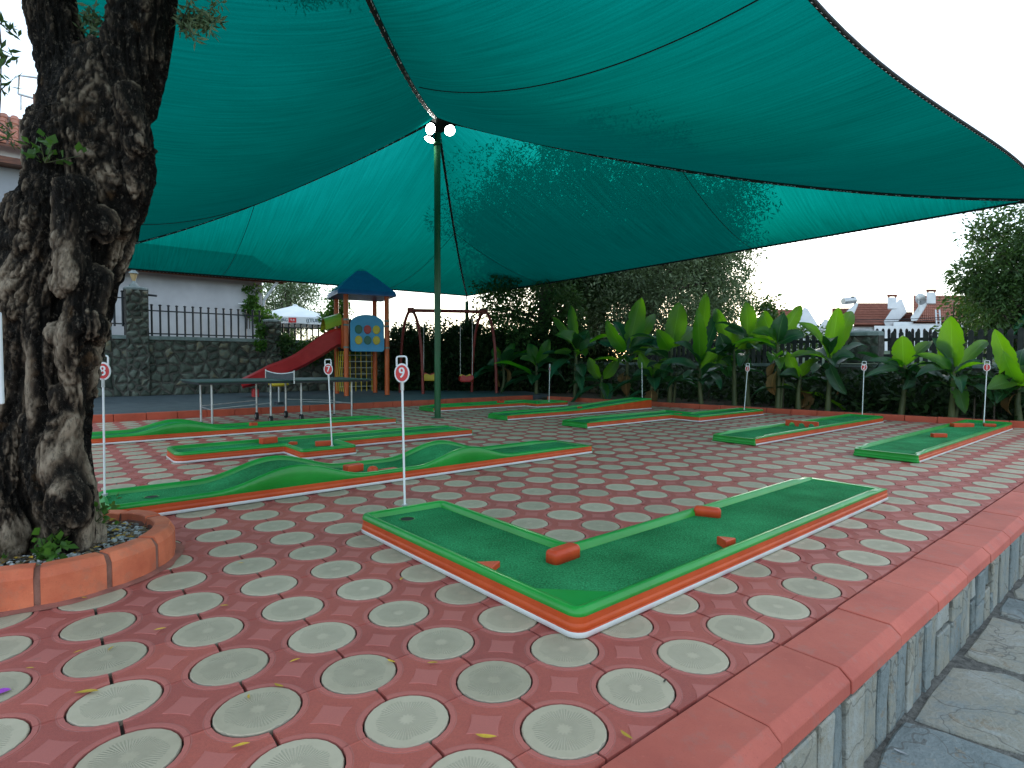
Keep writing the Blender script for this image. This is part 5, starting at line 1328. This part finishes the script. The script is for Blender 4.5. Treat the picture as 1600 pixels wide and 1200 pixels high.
wf = empty('wooden_fence', LW(BWA+.2, 3, 1.08), 0, 'dark picket fence of flat boards on the wall behind the banana plants', 'fence')
zt_ = D(1450, 516, on_a(1450, BWA+.2).y).z; bb = .4; m = MB(); hh = zt_-1.08
m.add([(0, -.045, 0), (0, .045, 0), (0, .045, hh-.05), (0, 0, hh), (0, -.045, hh-.05)]+[(.022, -.045, 0), (.022, .045, 0), (.022, .045, hh-.05), (.022, 0, hh), (.022, -.045, hh-.05)], [(4, 3, 2, 1, 0), (5, 6, 7, 8, 9), (0, 1, 6, 5), (1, 2, 7, 6), (2, 3, 8, 7), (3, 4, 9, 8), (4, 0, 5, 9)])
bme = m.mesh('board', pm('dark_board', (.018, .02, .02), (.04, .042, .04), 5, .8, .2, 40))
while bb < 11.5:
    if abs(bb-pb) > .5: o = link('board', bme, wf); o.location = LW(BWA+.2, bb, 1.08+rnd.uniform(-.01, .01))-wf.location; o.rotation_euler = (0, 0, TH)
    bb += .155
for z in (.15, hh-.22):
    mb = MB(); mb.prism([(BWA+.225, .3), (BWA+.26, .3), (BWA+.26, 11.6), (BWA+.225, 11.6)], lambda x_, y_, zz: LW(x_, y_, zz), 1.08+z, 1.08+z+.07); child_world(mb, 'rail', bme.materials[0], wf)

# ------------------------------------------------------------------ banana plants
def banana_leaf(p0, p1, W, face, arch, mat, parent, sd, petiole=.16, fold=.42):
    W *= .78; r_tip = random.Random(sd+5).uniform(-.5, 1.3)
    """blade from p0 (stem top) to p1 (tip); face = rough normal; arch = sideways bow in metres (along -face for droop)"""
    r2 = random.Random(sd); p0, p1 = Vector(p0), Vector(p1); ax0 = (p1-p0); L = ax0.length; t0 = ax0/L; f = Vector(face); f = (f-t0*f.dot(t0)); f = f.normalized() if f.length > 1e-4 else t0.orthogonal().normalized(); s = t0.cross(f)
    K = 26; vs = []; uvs = []; ph = r2.uniform(0, 6)
    tears = [(r2.choice((-1, 1)), r2.randrange(4, 19), r2.uniform(.35, .75)) for _ in range(r2.choice((1, 2, 4, 6)))]
    for i in range(K+1):
        t = i/K; c = p0+t0*L*t+f*arch*4*t*(1-t)-f*max(0, t-.7)**2*L*r_tip
        u = max(0, (t-petiole)/(1-petiole)); w_ = W/2*((1-abs(2*u**.9-1)**2.4)**.8 if 0 < u < 1 else 0)+.010*(1-t)+.003
        for (k, q) in enumerate((-1, -.55, 0, .55, 1)):
            wave = .035*math.sin(9*t+ph+q*1.4)*abs(q)*W*2
            torn = 1.0
            for (sd__, ti, td_) in tears:
                if ti == i and q == sd__: torn = .72+.2*td_
            if abs(q) == 1: torn *= 1-.13*r2.random()
            v = c+s*w_*q*torn*(1-.06*abs(q))+f*(abs(q)*fold*w_+wave)
            vs.append(v-parent.location); uvs.append((q, t))
    fs = [(i*5+k, i*5+k+1, (i+1)*5+k+1, (i+1)*5+k) for i in range(K) for k in range(4)]
    me = with_uv('leaf', [tuple(v) for v in vs], fs, mat, uvs); 
    for p_ in me.polygons: p_.use_smooth = True
    at_ = me.attributes.new('rnd', 'FLOAT', 'POINT'); at_.data.foreach_set('value', np.full(len(vs), r2.uniform(0, 1), dtype=np.float32))
    return link('leaf', me, parent)
def banana(px, py, a, leaves, label, sd, extra=5, eL=70, base=None):
    """px, py: crown base in the picture; leaves: (tip dx, tip dy, width px, depth, arch)"""
    r2 = random.Random(sd); f = on_a(px, a, .05); Y = f.y; crown = D(px, py, Y); h_ = Y/F_PX
    r = empty('banana_plant', f, 0, label, 'banana plant', 'banana plants along the far kerb')
    pts = [Vector((r2.uniform(-.04, .04), 0, 0)), (crown-f)*.5+Vector((r2.uniform(-.04, .04), 0, 0)), crown-f, (crown-f)+Vector((0, 0, .10))]
    MB().tube(pts, [.062, .046, .034, .018], 9).build('stem', M['stem'], r)
    if r2.random() < .6: MB().tube([Vector((.1, .05, 0)), Vector((.16, .05, (crown.z-f.z)*.55))], [.04, .015], 7).build('sucker', M['stem'], r)
    look = Vector((f.x, f.y, 0)).normalized()
    for k, (dx, dy, wpx, dep, arch) in enumerate(leaves):
        tip = D(px+dx, py+dy, Y+dep*h_*60)
        p0 = crown-Vector((0, 0, .06))
        va_ = .35 if k < 2 else 1.0; face = -look+Vector((r2.uniform(-va_, va_), r2.uniform(-va_, va_)*.6, .15 if abs(dy) > abs(dx) else .9))
        banana_leaf(p0, tip, wpx*h_, face, arch, M['banana'] if (k < 2 or (k*7+sd) % 5 < 2) else M['bananashade'], r, sd*31+k, .12 if wpx > 22 else .2)
    for k in range(extra):
        an = r2.uniform(0, 6.28); L = eL*h_*r2.uniform(.6, 1.15); el = r2.uniform(-.55, .55)
        p0 = f+(crown-f)*r2.uniform(.55, 1.0); tip = p0+Vector((math.cos(an)*math.cos(el), math.sin(an)*math.cos(el), math.sin(el)))*L
        dead = r2.random() < .12
        if dead: tip = p0+Vector((math.cos(an)*.2, math.sin(an)*.2, -.9))*L*.6
        if p0.y < 0: continue
        banana_leaf(p0, tip, r2.uniform(17, 30)*h_, Vector((0, 0, 1)), r2.uniform(.04, .16), M['bananadry'] if dead else (M['banana'] if r2.random() < .2 else M['bananashade']), r, sd*57+k)
A_ = kerb_a(6)-kerb_a(0)*0
def ka(px, d=.55):
    # line a little behind the kerb
    b = 6.0
    for _ in range(6): a = kerb_a(b)+d; b = WL(on_a(px, a))[1]
    return a
BL = [
 (900, 543, [(-36, -48, 18, .2, .05), (-8, -66, 22, -.1, .05), (20, -28, 36, -.6, .1), (-34, 8, 16, -.4, -.05), (34, -8, 26, .4, .1), (-28, -22, 40, -.5, .1)], 'banana plant with narrow upright leaves, leftmost of the clear row', 8),
 (981, 550, [(20, -84, 42, .15, -.05), (44, -62, 28, .3, .03), (-34, -48, 30, -.4, .1), (40, -20, 30, -.6, .1), (-48, -14, 24, .2, .1), (60, 4, 24, .2, .1), (-20, -50, 28, .3, .05)], 'banana plant with a broad backlit leaf slanting right, behind marker four', 8),
 (1048, 545, [(14, -72, 44, .2, .04), (-22, -30, 34, -.5, .1), (38, -34, 34, .4, .1), (-50, -6, 26, .1, .1)], 'banana plant with an oval backlit leaf at the big tree', 6),
 (1094, 574, [(-4, -90, 30, -.6, .03), (10, -116, 34, .6, .03), (32, -92, 28, .1, .03), (-40, -40, 34, -.3, .12), (46, -30, 32, -.5, .12), (-60, -8, 24, .2, .1), (58, -2, 22, .2, .1)], 'tallest banana plant with three upright leaves in the middle of the row', 8),
 (1146, 545, [(-30, -66, 26, .5, .1), (24, -20, 48, .3, .14), (-22, -24, 40, -.2, .14), (50, -12, 30, 0, .14)], 'leafy banana plant between the tallest one and marker three', 7),
 (1168, 528, [(-2, -58, 34, .0, .02), (32, -30, 28, .3, .1), (-36, -14, 30, -.3, .1), (46, 6, 24, -.2, .1)], 'banana plant with one square upright backlit leaf above marker three', 6),
 (1215, 535, [(38, -60, 30, .1, -.05), (-24, -50, 34, .5, .1), (-38, -18, 34, -.3, .12), (42, -12, 30, -.2, .12), (10, -46, 34, -.3, .08)], 'banana plant whose long leaf leans right in front of the white gable', 8),
 (1296, 560, [(14, -80, 36, -.3, .03), (36, -78, 34, .5, .04), (-44, -58, 30, -.4, .08), (60, -22, 22, .3, .1), (-62, -2, 28, .1, .1), (40, -4, 26, -.3, .1), (24, 56, 26, -.5, .1)], 'banana plant with one tall upright leaf before the tiled roofs', 8),
 (1412, 572, [(-2, -48, 42, -.2, .02), (44, -38, 24, .3, .1), (-54, -10, 18, -.2, .08), (-58, 14, 18, -.6, .1), (48, 12, 26, -.2, .1), (2, 36, 30, -.6, .1)], 'small banana plant with a round upright leaf right of marker two', 6),
 (1490, 582, [(-4, -88, 48, .1, .03), (54, -50, 28, .3, .14), (44, -18, 20, -.4, .06), (-54, -30, 26, .1, .1), (-34, -54, 30, .4, .1), (-58, 4, 26, -.4, .12), (18, 64, 28, -.6, .08)], 'banana plant with a broad upright leaf left of marker one', 9),
 (1592, 600, [(-38, -86, 36, .1, .08), (-24, -48, 36, -.5, .1), (6, -58, 30, .2, .06), (-52, 10, 40, -.6, .16), (-36, 30, 34, -.3, .12), (20, -30, 34, -.2, .1)], 'banana plant cut by the right picture edge', 7),
 (1640, 590, [(-30, -40, 40, -.3, .1), (0, -80, 40, 0, .05)], 'banana plant just beyond the right picture edge', 4),
 (838, 570, [(-12, -34, 26, .1, .1), (20, -40, 24, 0, .1), (-26, -10, 24, -.3, .1), (26, -4, 26, -.2, .1)], 'small dim banana plant left of marker five', 8),
 (786, 570, [(-14, -30, 22, .1, .1), (18, -34, 22, 0, .1), (-24, -2, 22, -.3, .1)], 'small dim banana plant beside the right swing leg', 8),
 (1250, 590, [(-20, -40, 26, 0, .1), (30, -30, 26, 0, .1), (-30, -6, 24, -.4, .1)], 'low banana plant between marker three and marker two', 8),
 (1020, 590, [(-20, -40, 26, 0, .1), (30, -30, 26, 0, .1), (-30, -6, 24, -.4, .1)], 'low banana plant in the shade behind the ramp course', 8),
 (940, 592, [(-20, -34, 24, 0, .1), (26, -30, 24, 0, .1)], 'low banana plant in the shade right of marker five', 7),
]
for i, (px, py, lv, lab, ex) in enumerate(BL): banana(px, py, ka(px, .5+.5*((i*7) % 3)/3), lv, lab, 100+i, ex)
# dark low ground cover behind the bananas and under the hedge
mass('undergrowth', 'dim low plants filling the bed behind the banana stems', [((lambda c: ((c.x, c.y, .45), (.9, .5, .4), 16))(on_a(px, 14.0))) for px in range(830, 1620, 55)], 40, .17, M['hedge'], 'undergrowth', 51, aspect=.4, kind='stuff')

mass('hedge', 'dark hedge under the big tree behind the banana plants', [pxbox(890, 528, 1200, 580, 21.5, .4, 210)], 60, .15, M['hedge'], 'hedge', 35, rad=.4)
# ------------------------------------------------------------------ trees behind
def tree_at(name, label, cpx, cpy, Y, rx, ry, ncl, per, size, mat, seed, base_z=-.3, holes=.25, aspect=.3, rad=.6, droop=.3):
    c = D(cpx, cpy, Y); h_ = Y/F_PX; RX, RZ = rx*h_, ry*h_; r2 = random.Random(seed)
    r = empty(name, (c.x, c.y, base_z), 0, label, 'tree'); cs = []; rs = []
    while len(cs) < ncl:
        v = Vector((r2.uniform(-1, 1), r2.uniform(-1, 1), r2.uniform(-1, 1)))
        if v.length > 1 or v.length < .35*r2.random(): continue
        k = noise.noise(Vector((v.x*2.1+seed, v.y*2.1, v.z*2.1)))
        if k < -holes: continue
        sc2 = 1+.22*noise.noise(v.normalized()*2.3+Vector((seed, 0, 0)))
        cs.append((c.x+v.x*RX*sc2, c.y+v.y*RX*.8*sc2, c.z+v.z*RZ*sc2)); rs.append(rad*r2.uniform(.5, 1.2))
    leaf_cloud('crown', rel(r, cs), rs, per, size, mat, r, seed, aspect, droop=droop)
    mbx = MB(); o0 = r.location; top = Vector((c.x, c.y, c.z+RZ*.3))-o0; tr_ = [Vector((0, 0, 0)), top*.3+Vector((.15, 0, 0)), top*.6+Vector((-.1, .1, 0)), top]
    mbx.tube(tr_, [RX*.085, RX*.065, RX*.045, RX*.015], 9)
    for i in range(0, len(cs), max(1, len(cs)//26)):
        e = Vector(cs[i])-o0; s0 = top*r2.uniform(.35, .75); mbx.tube([s0, s0.lerp(e, .5)+Vector((0, 0, .15)), e], [RX*.03, RX*.018, RX*.006], 5)
    mbx.build('trunk', M['bark2'], r); return r
tree_at('broadleaf_tree', 'big grey-green tree right of centre rising behind the banana plants', 1010, 420, 20.5, 145, 150, 430, 150, .16, M['olive'], 61, rad=.75)
tree_at('broadleaf_tree', 'darker tree left of the big grey-green one, behind the swing', 850, 450, 19.8, 105, 125, 300, 120, .14, M['foliage'], 62, holes=.15, rad=.6, aspect=.4)
tree_at('broadleaf_tree', 'grey-green tree closing the row above the upright leaves, right part', 1110, 440, 22.5, 62, 85, 120, 110, .16, M['foliage'], 63, rad=.6)
tree_at('broadleaf_tree', 'dark overhanging tree at the right picture edge', 1610, 440, 13.5, 95, 120, 190, 130, .13, M['foliage'], 64, holes=.1, aspect=.38, rad=.42)
tree_at('olive_tree_far', 'pale hazy olive tree behind the white parasol', 452, 478, 31, 52, 52, 110, 90, .20, M['olive'], 65, holes=.2, rad=.8)
tree_at('broadleaf_tree', 'tall tree behind the canopy showing as a dim shadow through the net', 930, 348, 27, 245, 118, 420, 200, .20, M['foliage'], 66, rad=1.0, holes=.32)
mass('shrub', 'round dark shrubs under the overhanging tree behind the wooden fence', [pxbox(1495, 470, 1610, 540, 15.8, .6, 60)], 90, .12, M['foliage'], 'shrub', 67, rad=.4)
mass('shrub', 'loose pale green shrub right of the swing behind the hedge', [pxbox(735, 520, 800, 560, 19.6, .4, 34)], 60, .12, M['ivy'], 'shrub', 68, rad=.3)
mass('shrub', 'green shrubs behind the pickets below the villas', [pxbox(1190, 470, 1215, 520, 24, .4, 20), pxbox(1180, 520, 1290, 545, 24, .4, 30)], 60, .16, M['foliage'], 'shrub', 69, rad=.4)
# far wooded hill
mb = MB(); K = 60; vs = []
for i in range(K+1):
    x_ = 90+i*9; t = i/K; hh = 34*math.sin(math.pi*min(1, t*1.05))**.8+5*noise.noise(Vector((i*.4, 0, 0)))+3*noise.noise(Vector((i*1.7, 3, 0)))
    vs += [(x_, 420, -1), (x_, 450, max(0, hh*.8)), (x_, 500, max(0, hh)), (x_, 620, -1)]
mb.add(vs, [(i*4+k, (i+1)*4+k, (i+1)*4+k+1, i*4+k+1) for i in range(K) for k in range(3)], 0, True); mb.build('hill', M['hill'], kind='structure')

# ------------------------------------------------------------------ villas at the right
def V3(px, py, Y): return D(px, py, Y)
def solid(root, name, pts, dy, mat):
    """polygon given by (px,py,Y) extruded dy metres away from the viewer"""
    P = [V3(*p) for p in pts]; n = len(P); Q = [p+Vector((p.x, p.y, 0)).normalized()*dy*1.3 for p in P]
    mbx = MB(); mbx.add(P+Q, [list(range(n))[::-1], [n+k for k in range(n)]]+[(k, (k+1) % n, n+(k+1) % n, n+k) for k in range(n)]); return child_world(mbx, name, mat, root)
tmat = N('far_roof'); v_ = tmat.coord('Position'); 
b_ = tmat.n('ShaderNodeTexBrick'); 
c_ = tmat.ramp(tmat.noise(v_, 3, 5), [(.3, (.24, .085, .055)), (.7, (.36, .14, .09))]); tmat.col(c_); tmat.rough(.85); M['farroof'] = tmat.m
def far_roof(root, x0, x1, ye, yr, Y, dY, rows=9):
    # stepped courses of tiles from eave to ridge
    eL, eR = V3(x0, ye, Y), V3(x1, ye, Y); rL, rR = V3(x0, yr, Y+dY), V3(x1, yr, Y+dY); 
    mbx = MB(); 
    for i in range(rows):
        t0, t1 = i/rows, (i+1.15)/rows; a0, a1 = eL.lerp(rL, t0)+Vector((0, 0, .05)), eR.lerp(rR, t0)+Vector((0, 0, .05)); b1, b0 = eR.lerp(rR, min(1, t1)), eL.lerp(rL, min(1, t1))
        nn = 40; 
        for k in range(nn):
            p = [a0.lerp(a1, k/nn), a0.lerp(a1, (k+.5)/nn)+Vector((0, 0, .06)), a0.lerp(a1, (k+1)/nn), b0.lerp(b1, (k+1)/nn), b0.lerp(b1, (k+.5)/nn)+Vector((0, 0, .06)), b0.lerp(b1, k/nn)]
            mbx.add(p, [(0, 1, 4, 5), (1, 2, 3, 4)])
    mbx.add([eL, eR, rR, rL, eL-Vector((0, 0, .1)), eR-Vector((0, 0, .1)), rR-Vector((0, 0, .1)), rL-Vector((0, 0, .1))], [(0, 1, 2, 3), (7, 6, 5, 4), (0, 4, 5, 1), (1, 5, 6, 2), (2, 6, 7, 3), (3, 7, 4, 0)])
    child_world(mbx, 'roof', M['farroof'], root)
    mbx = MB(); d = eL-Vector((0, 0, .12)); e = eR-Vector((0, 0, .12)); mbx.add([d, e, e+Vector((0, .4, 0)), d+Vector((0, .4, 0)), eL+Vector((0, 0, .0)), eR+Vector((0, 0, .0))], [(0, 1, 5, 4), (0, 3, 2, 1)]); child_world(mbx, 'fascia', M['wood'], root)
def chimney(root, x0, x1, y0, y1, Y):
    solid(root, 'chimney', [(x0, y1, Y), (x1, y1, Y), (x1, y0+5, Y), (x0, y0+5, Y)], .8, M['plaster2'])
    for (q0, q1) in ((x0, x0+3.2), (x1-3.2, x1)): solid(root, 'chimney_cap', [(q0, y0+4.9, Y+.02), (q1, y0+4.9, Y+.02), (q1, y0+1.5, Y+.02), (q0, y0+1.5, Y+.02)], .7, M['farroof'])
    solid(root, 'chimney_cap', [(x0-1, y0+1.5, Y-.05), (x1+1, y0+1.5, Y-.05), (x1+1, y0, Y-.05), (x0-1, y0, Y-.05)], .9, M['farroof'])
vA = empty('villa', V3(1370, 540, 46), 0, 'white villa with red tiled roof and chimney, left of the satellite dish', 'house', 'row of villas with tiled roofs')
far_roof(vA, 1334, 1400, 508, 474, 46, 3.5); chimney(vA, 1387, 1401, 460, 482, 45.7)
solid(vA, 'parapet', [(1384, 510, 45.8), (1381, 502, 45.8), (1404, 468, 45.8), (1409, 467, 45.8), (1417, 487, 45.8), (1394, 512, 45.8)], 1.2, M['plaster2'])
solid(vA, 'wall', [(1334, 545, 46.3), (1400, 545, 46.3), (1400, 509, 46.3), (1334, 509, 46.3)], 3, M['plaster2'])
solid(vA, 'parapet', [(1325, 492, 45.9), (1323, 486, 45.9), (1338, 473, 45.9), (1341, 474, 45.9), (1334, 490, 45.9)], 1.0, M['plaster2'])
solid(vA, 'parapet', [(1280, 515, 45.9), (1278, 511, 45.9), (1289, 498, 45.9), (1294, 500, 45.9), (1288, 515, 45.9)], 1.0, M['plaster2'])
far_roof(vA, 1300, 1334, 505, 482, 48, 3, 6); solid(vA, 'wall', [(1284, 545, 47), (1333, 545, 47), (1333, 506, 47), (1284, 506, 47)], 3, M['plaster2'])
tk = V3(1328, 471, 46); MB().tube([(-.55, 0, 0), (.45, .1, .12)], .28, 14).build('water_tank', M['metal'], vA).location = tk-vA.location
MB().tube([V3(1332, 466, 46)-vA.location, V3(1332, 463, 46)-vA.location], .12, 8).build('vent_pipe', M['iron'], vA)
vB = empty('villa', V3(1460, 540, 44), 0, 'white arcaded villa with the largest tiled roof, right of the satellite dish', 'house', 'row of villas with tiled roofs')
far_roof(vB, 1427, 1560, 503, 462, 44, 4, 10); chimney(vB, 1448, 1462, 452, 474, 43.7)
solid(vB, 'parapet', [(1424, 501, 43.8), (1423, 496, 43.8), (1444, 466, 43.8), (1450, 472, 43.8), (1432, 502, 43.8)], 1.0, M['plaster2'])
far_roof(vB, 1396, 1426, 508, 488, 45.4, 2.5, 6)
# arcade: wall with real arched openings
def arcade(root, x0, x1, ytop, ybot, Y, n_):
    w_ = (x1-x0)/n_
    for i in range(n_):
        q0 = x0+i*w_; op = [(q0+w_*.25, ybot)]; 
        for k in range(7): t = math.pi-math.pi*k/6; op.append((q0+w_*.5+w_*.27*math.cos(t), ytop+8-4*math.sin(t)))
        op.append((q0+w_*.75, ybot)); poly = [(q0, ytop), (q0, ybot)]+op+[(q0+w_, ybot), (q0+w_, ytop)]
        pts3 = [Vector((p_[0], -p_[1], 0)) for p_ in poly]; tr_ = tessellate_polygon([pts3]); P = [V3(p_[0], p_[1], Y) for p_ in poly]; Q = [p_+Vector((p_.x, p_.y, 0)).normalized()*.35 for p_ in P]; n = len(P)
        mbx = MB(); mbx.add(P+Q, [tuple(t) for t in tr_]+[(k, (k+1) % n, n+(k+1) % n, n+k) for k in range(n)]); child_world(mbx, 'arch_bay', M['plaster2'], root)
    solid(root, 'shaded_room_wall', [(x0, ybot, Y+2.5), (x1, ybot, Y+2.5), (x1, ytop, Y+2.5), (x0, ytop, Y+2.5)], .3, M['opening_shade'])  # near-black back wall: shade inside the arcade is put into its colour
arcade(vB, 1366, 1560, 509, 548, 43.6, 21)
solid(vB, 'wall', [(1396, 509.2, 44.1), (1560, 509.2, 44.1), (1560, 503, 44.1), (1396, 503, 44.1)], .4, M['plaster2'])
sd_ = empty('satellite_dish', V3(1436, 468, 43.6), R(12), 'grey satellite dish between the two villa roofs', 'satellite dish')
MB().lathe([(.0, 0), (.26, .05), (.46, .15)], n=20).build('dish', M['metal'], sd_).rotation_euler = (0, R(75), 0)
MB().tube([(0, 0, 0), (0, .0, -.9)], .04, 6).build('dish_arm', M['metal'], sd_)
vC = empty('villa', V3(1240, 540, 50), 0, 'villa with a white gable end, leftmost of the tiled roofs', 'house', 'row of villas with tiled roofs')
solid(vC, 'gable', [(1240, 545, 49), (1296, 545, 49), (1281, 512, 49), (1262, 482, 49), (1256, 480, 49), (1246, 500, 49)], .5, M['plaster2'])
far_roof(vC, 1200, 1262, 514, 484, 50, 3, 8); solid(vC, 'wall', [(1200, 545, 50.3), (1246, 545, 50.3), (1246, 514.5, 50.3), (1200, 514.5, 50.3)], 3, M['plaster2'])
chimney(vC, 1193, 1203, 475, 490, 51)
lad = empty('ladder', V3(1466, 520, 40), 0, 'grey ladder leaning in front of the arcaded villa', 'ladder')
for x_ in (1463, 1469): MB().tube([V3(x_-1, 484, 40)-lad.location, V3(x_+2, 530, 39.5)-lad.location], .05, 6).build('ladder_rail', M['metal'], lad)
for k in range(6): MB().tube([V3(1462.6+k*.4, 490+k*6, 40)-lad.location, V3(1468.6+k*.4, 490+k*6, 40)-lad.location], .03, 5).build('rung', M['metal'], lad)
for k, (y0, y1) in enumerate(((500, 488), (503, 492))):
    cb_ = empty('power_cable', V3(1330, y0, 36), 0, ['upper dark cable crossing in front of the villa roofs', 'lower dark cable crossing in front of the villa roofs'][k], 'cable')
    pts = [V3(1300+t*26, y0+(y1-y0)*t/10+4*math.sin(math.pi*t/10), 36)-cb_.location for t in range(11)]
    MB().tube(pts, .022, 5).build('cable_line', M['iron'], cb_)

# ------------------------------------------------------------------ small things on the ground
def fallen(px, py, z, L, ang, label, mat='dryleaf', dY=None):
    p = G(px, py, z); r2 = random.Random(px*7+py); n = 7; vs = []
    for i in range(n+1):
        t = i/n; w_ = L*.13*math.sin(math.pi*t)**.8; c = (-L/2+L*t, L*.12*math.sin(2.4*t), .004+L*.16*(t-.5)**2)
        vs += [(c[0], c[1]-w_, c[2]+w_*.35), (c[0], c[1], c[2]), (c[0], c[1]+w_, c[2]+w_*.35)]
    mbx = MB(); mbx.add(vs, [(i*3+k, (i+1)*3+k, (i+1)*3+k+1, i*3+k+1) for i in range(n) for k in range(2)], 0, True)
    o = mbx.build('fallen_leaf', M[mat]); o.location = p; o.rotation_euler = (0, 0, ang); return tag(o, label, 'leaf', 'fallen leaves on the paving')
LV = [(134, 1085, .075, .1, 'yellow fallen leaf on the rim of a disc near the lower left corner'), (122, 1020, .03, .9, 'olive-yellow curled leaf on the disc below the planter'),
 (174, 1015, .035, 1.5, 'small yellow leaf in the middle of a beige disc below the planter'), (46, 1046, .03, 0, 'brownish leaf on the disc at the left picture edge'),
 (250, 985, .045, .4, 'pale dry leaf on red paving right of the planter'), (124, 937, .06, .2, 'pale dry leaf at the foot of the planter ring'),
 (437, 1072, .045, 2.6, 'thin yellow leaf on the upper rim of a disc, lower left'), (390, 1090, .03, 1.9, 'tiny yellow leaf in the centre of a disc, lower left'),
 (461, 1034, .04, .6, 'yellow leaf on red paving between two discs left of centre'), (376, 1168, .05, .35, 'dull yellow leaf on red paving at the lower edge left of centre'),
 (760, 1151, .065, 2.9, 'bright yellow leaf on red paving at the lower centre'), (980, 1150, .05, 2.1, 'yellow-green curled leaf beside the coping at the lower centre'),
 (350, 948, .04, 0, 'yellow leaf at the edge of a disc right of the planter'), (376, 881, .03, 0, 'small yellow leaf on a disc right of the planter'),
 (612, 1034, .04, 2.5, 'yellow leaf caught at the rim of a disc left of the big course'), (676, 1038, .04, 0, 'pale leaf below a disc in front of the big course'),
 (628, 906, .04, 1.2, 'yellow leaf between discs beside the white base strip of the big course'), (1145, 918, .0, 0, '')]
for (px, py, L, an, lab) in LV:
    if L: fallen(px, py, .0025, L, an, lab)
fallen(1276, 905, .003, .05, 1.0, 'dark dry leaf on the disc beside the coping, right of the big course', 'bark2')
fallen(1040, 1066, .003, .03, .9, 'thin dark twig-like leaf on a disc near the coping', 'bark2')
fallen(1408, 1176, -.395, .05, 2.2, 'pale grey leaf lying on the large flagstone', 'metal')
fallen(240, 735, .003, .03, .3, 'white scrap of leaf on the distant discs', 'metal') if False else None
pt_ = fallen(-2, 1087, .003, .06, .6, 'purple flower petal at the left picture edge', 'petal'); pt_['group'] = 'petals'; pt_['category'] = 'petal'; pt_.scale = (1, 2.4, 1); del pt_['group']; pt_.name = 'flower_petal'
# white board at the left edge
bd_ = empty('sign_board', D(-40, 545, 2.35), R(10), 'pale blue-white board cut by the left picture edge', 'board')
y0 = D(-30, 632, 2.35).z-bd_.location.z; y1 = D(-30, 487, 2.35).z-bd_.location.z
MB().box((0, 0, (y0+y1)/2), (.2, .02, y1-y0), bev=.006).build('panel', M['white'], bd_)
MB().tube([(-.02, .03, -CH+.0-bd_.location.z+CH), (-.02, .03, y1)], .015, 8).build('board_post', M['metal'], bd_)
for o in sc.objects:
    if o.type == 'MESH' and o.data and not o.data.materials: print('nomat', o.name)
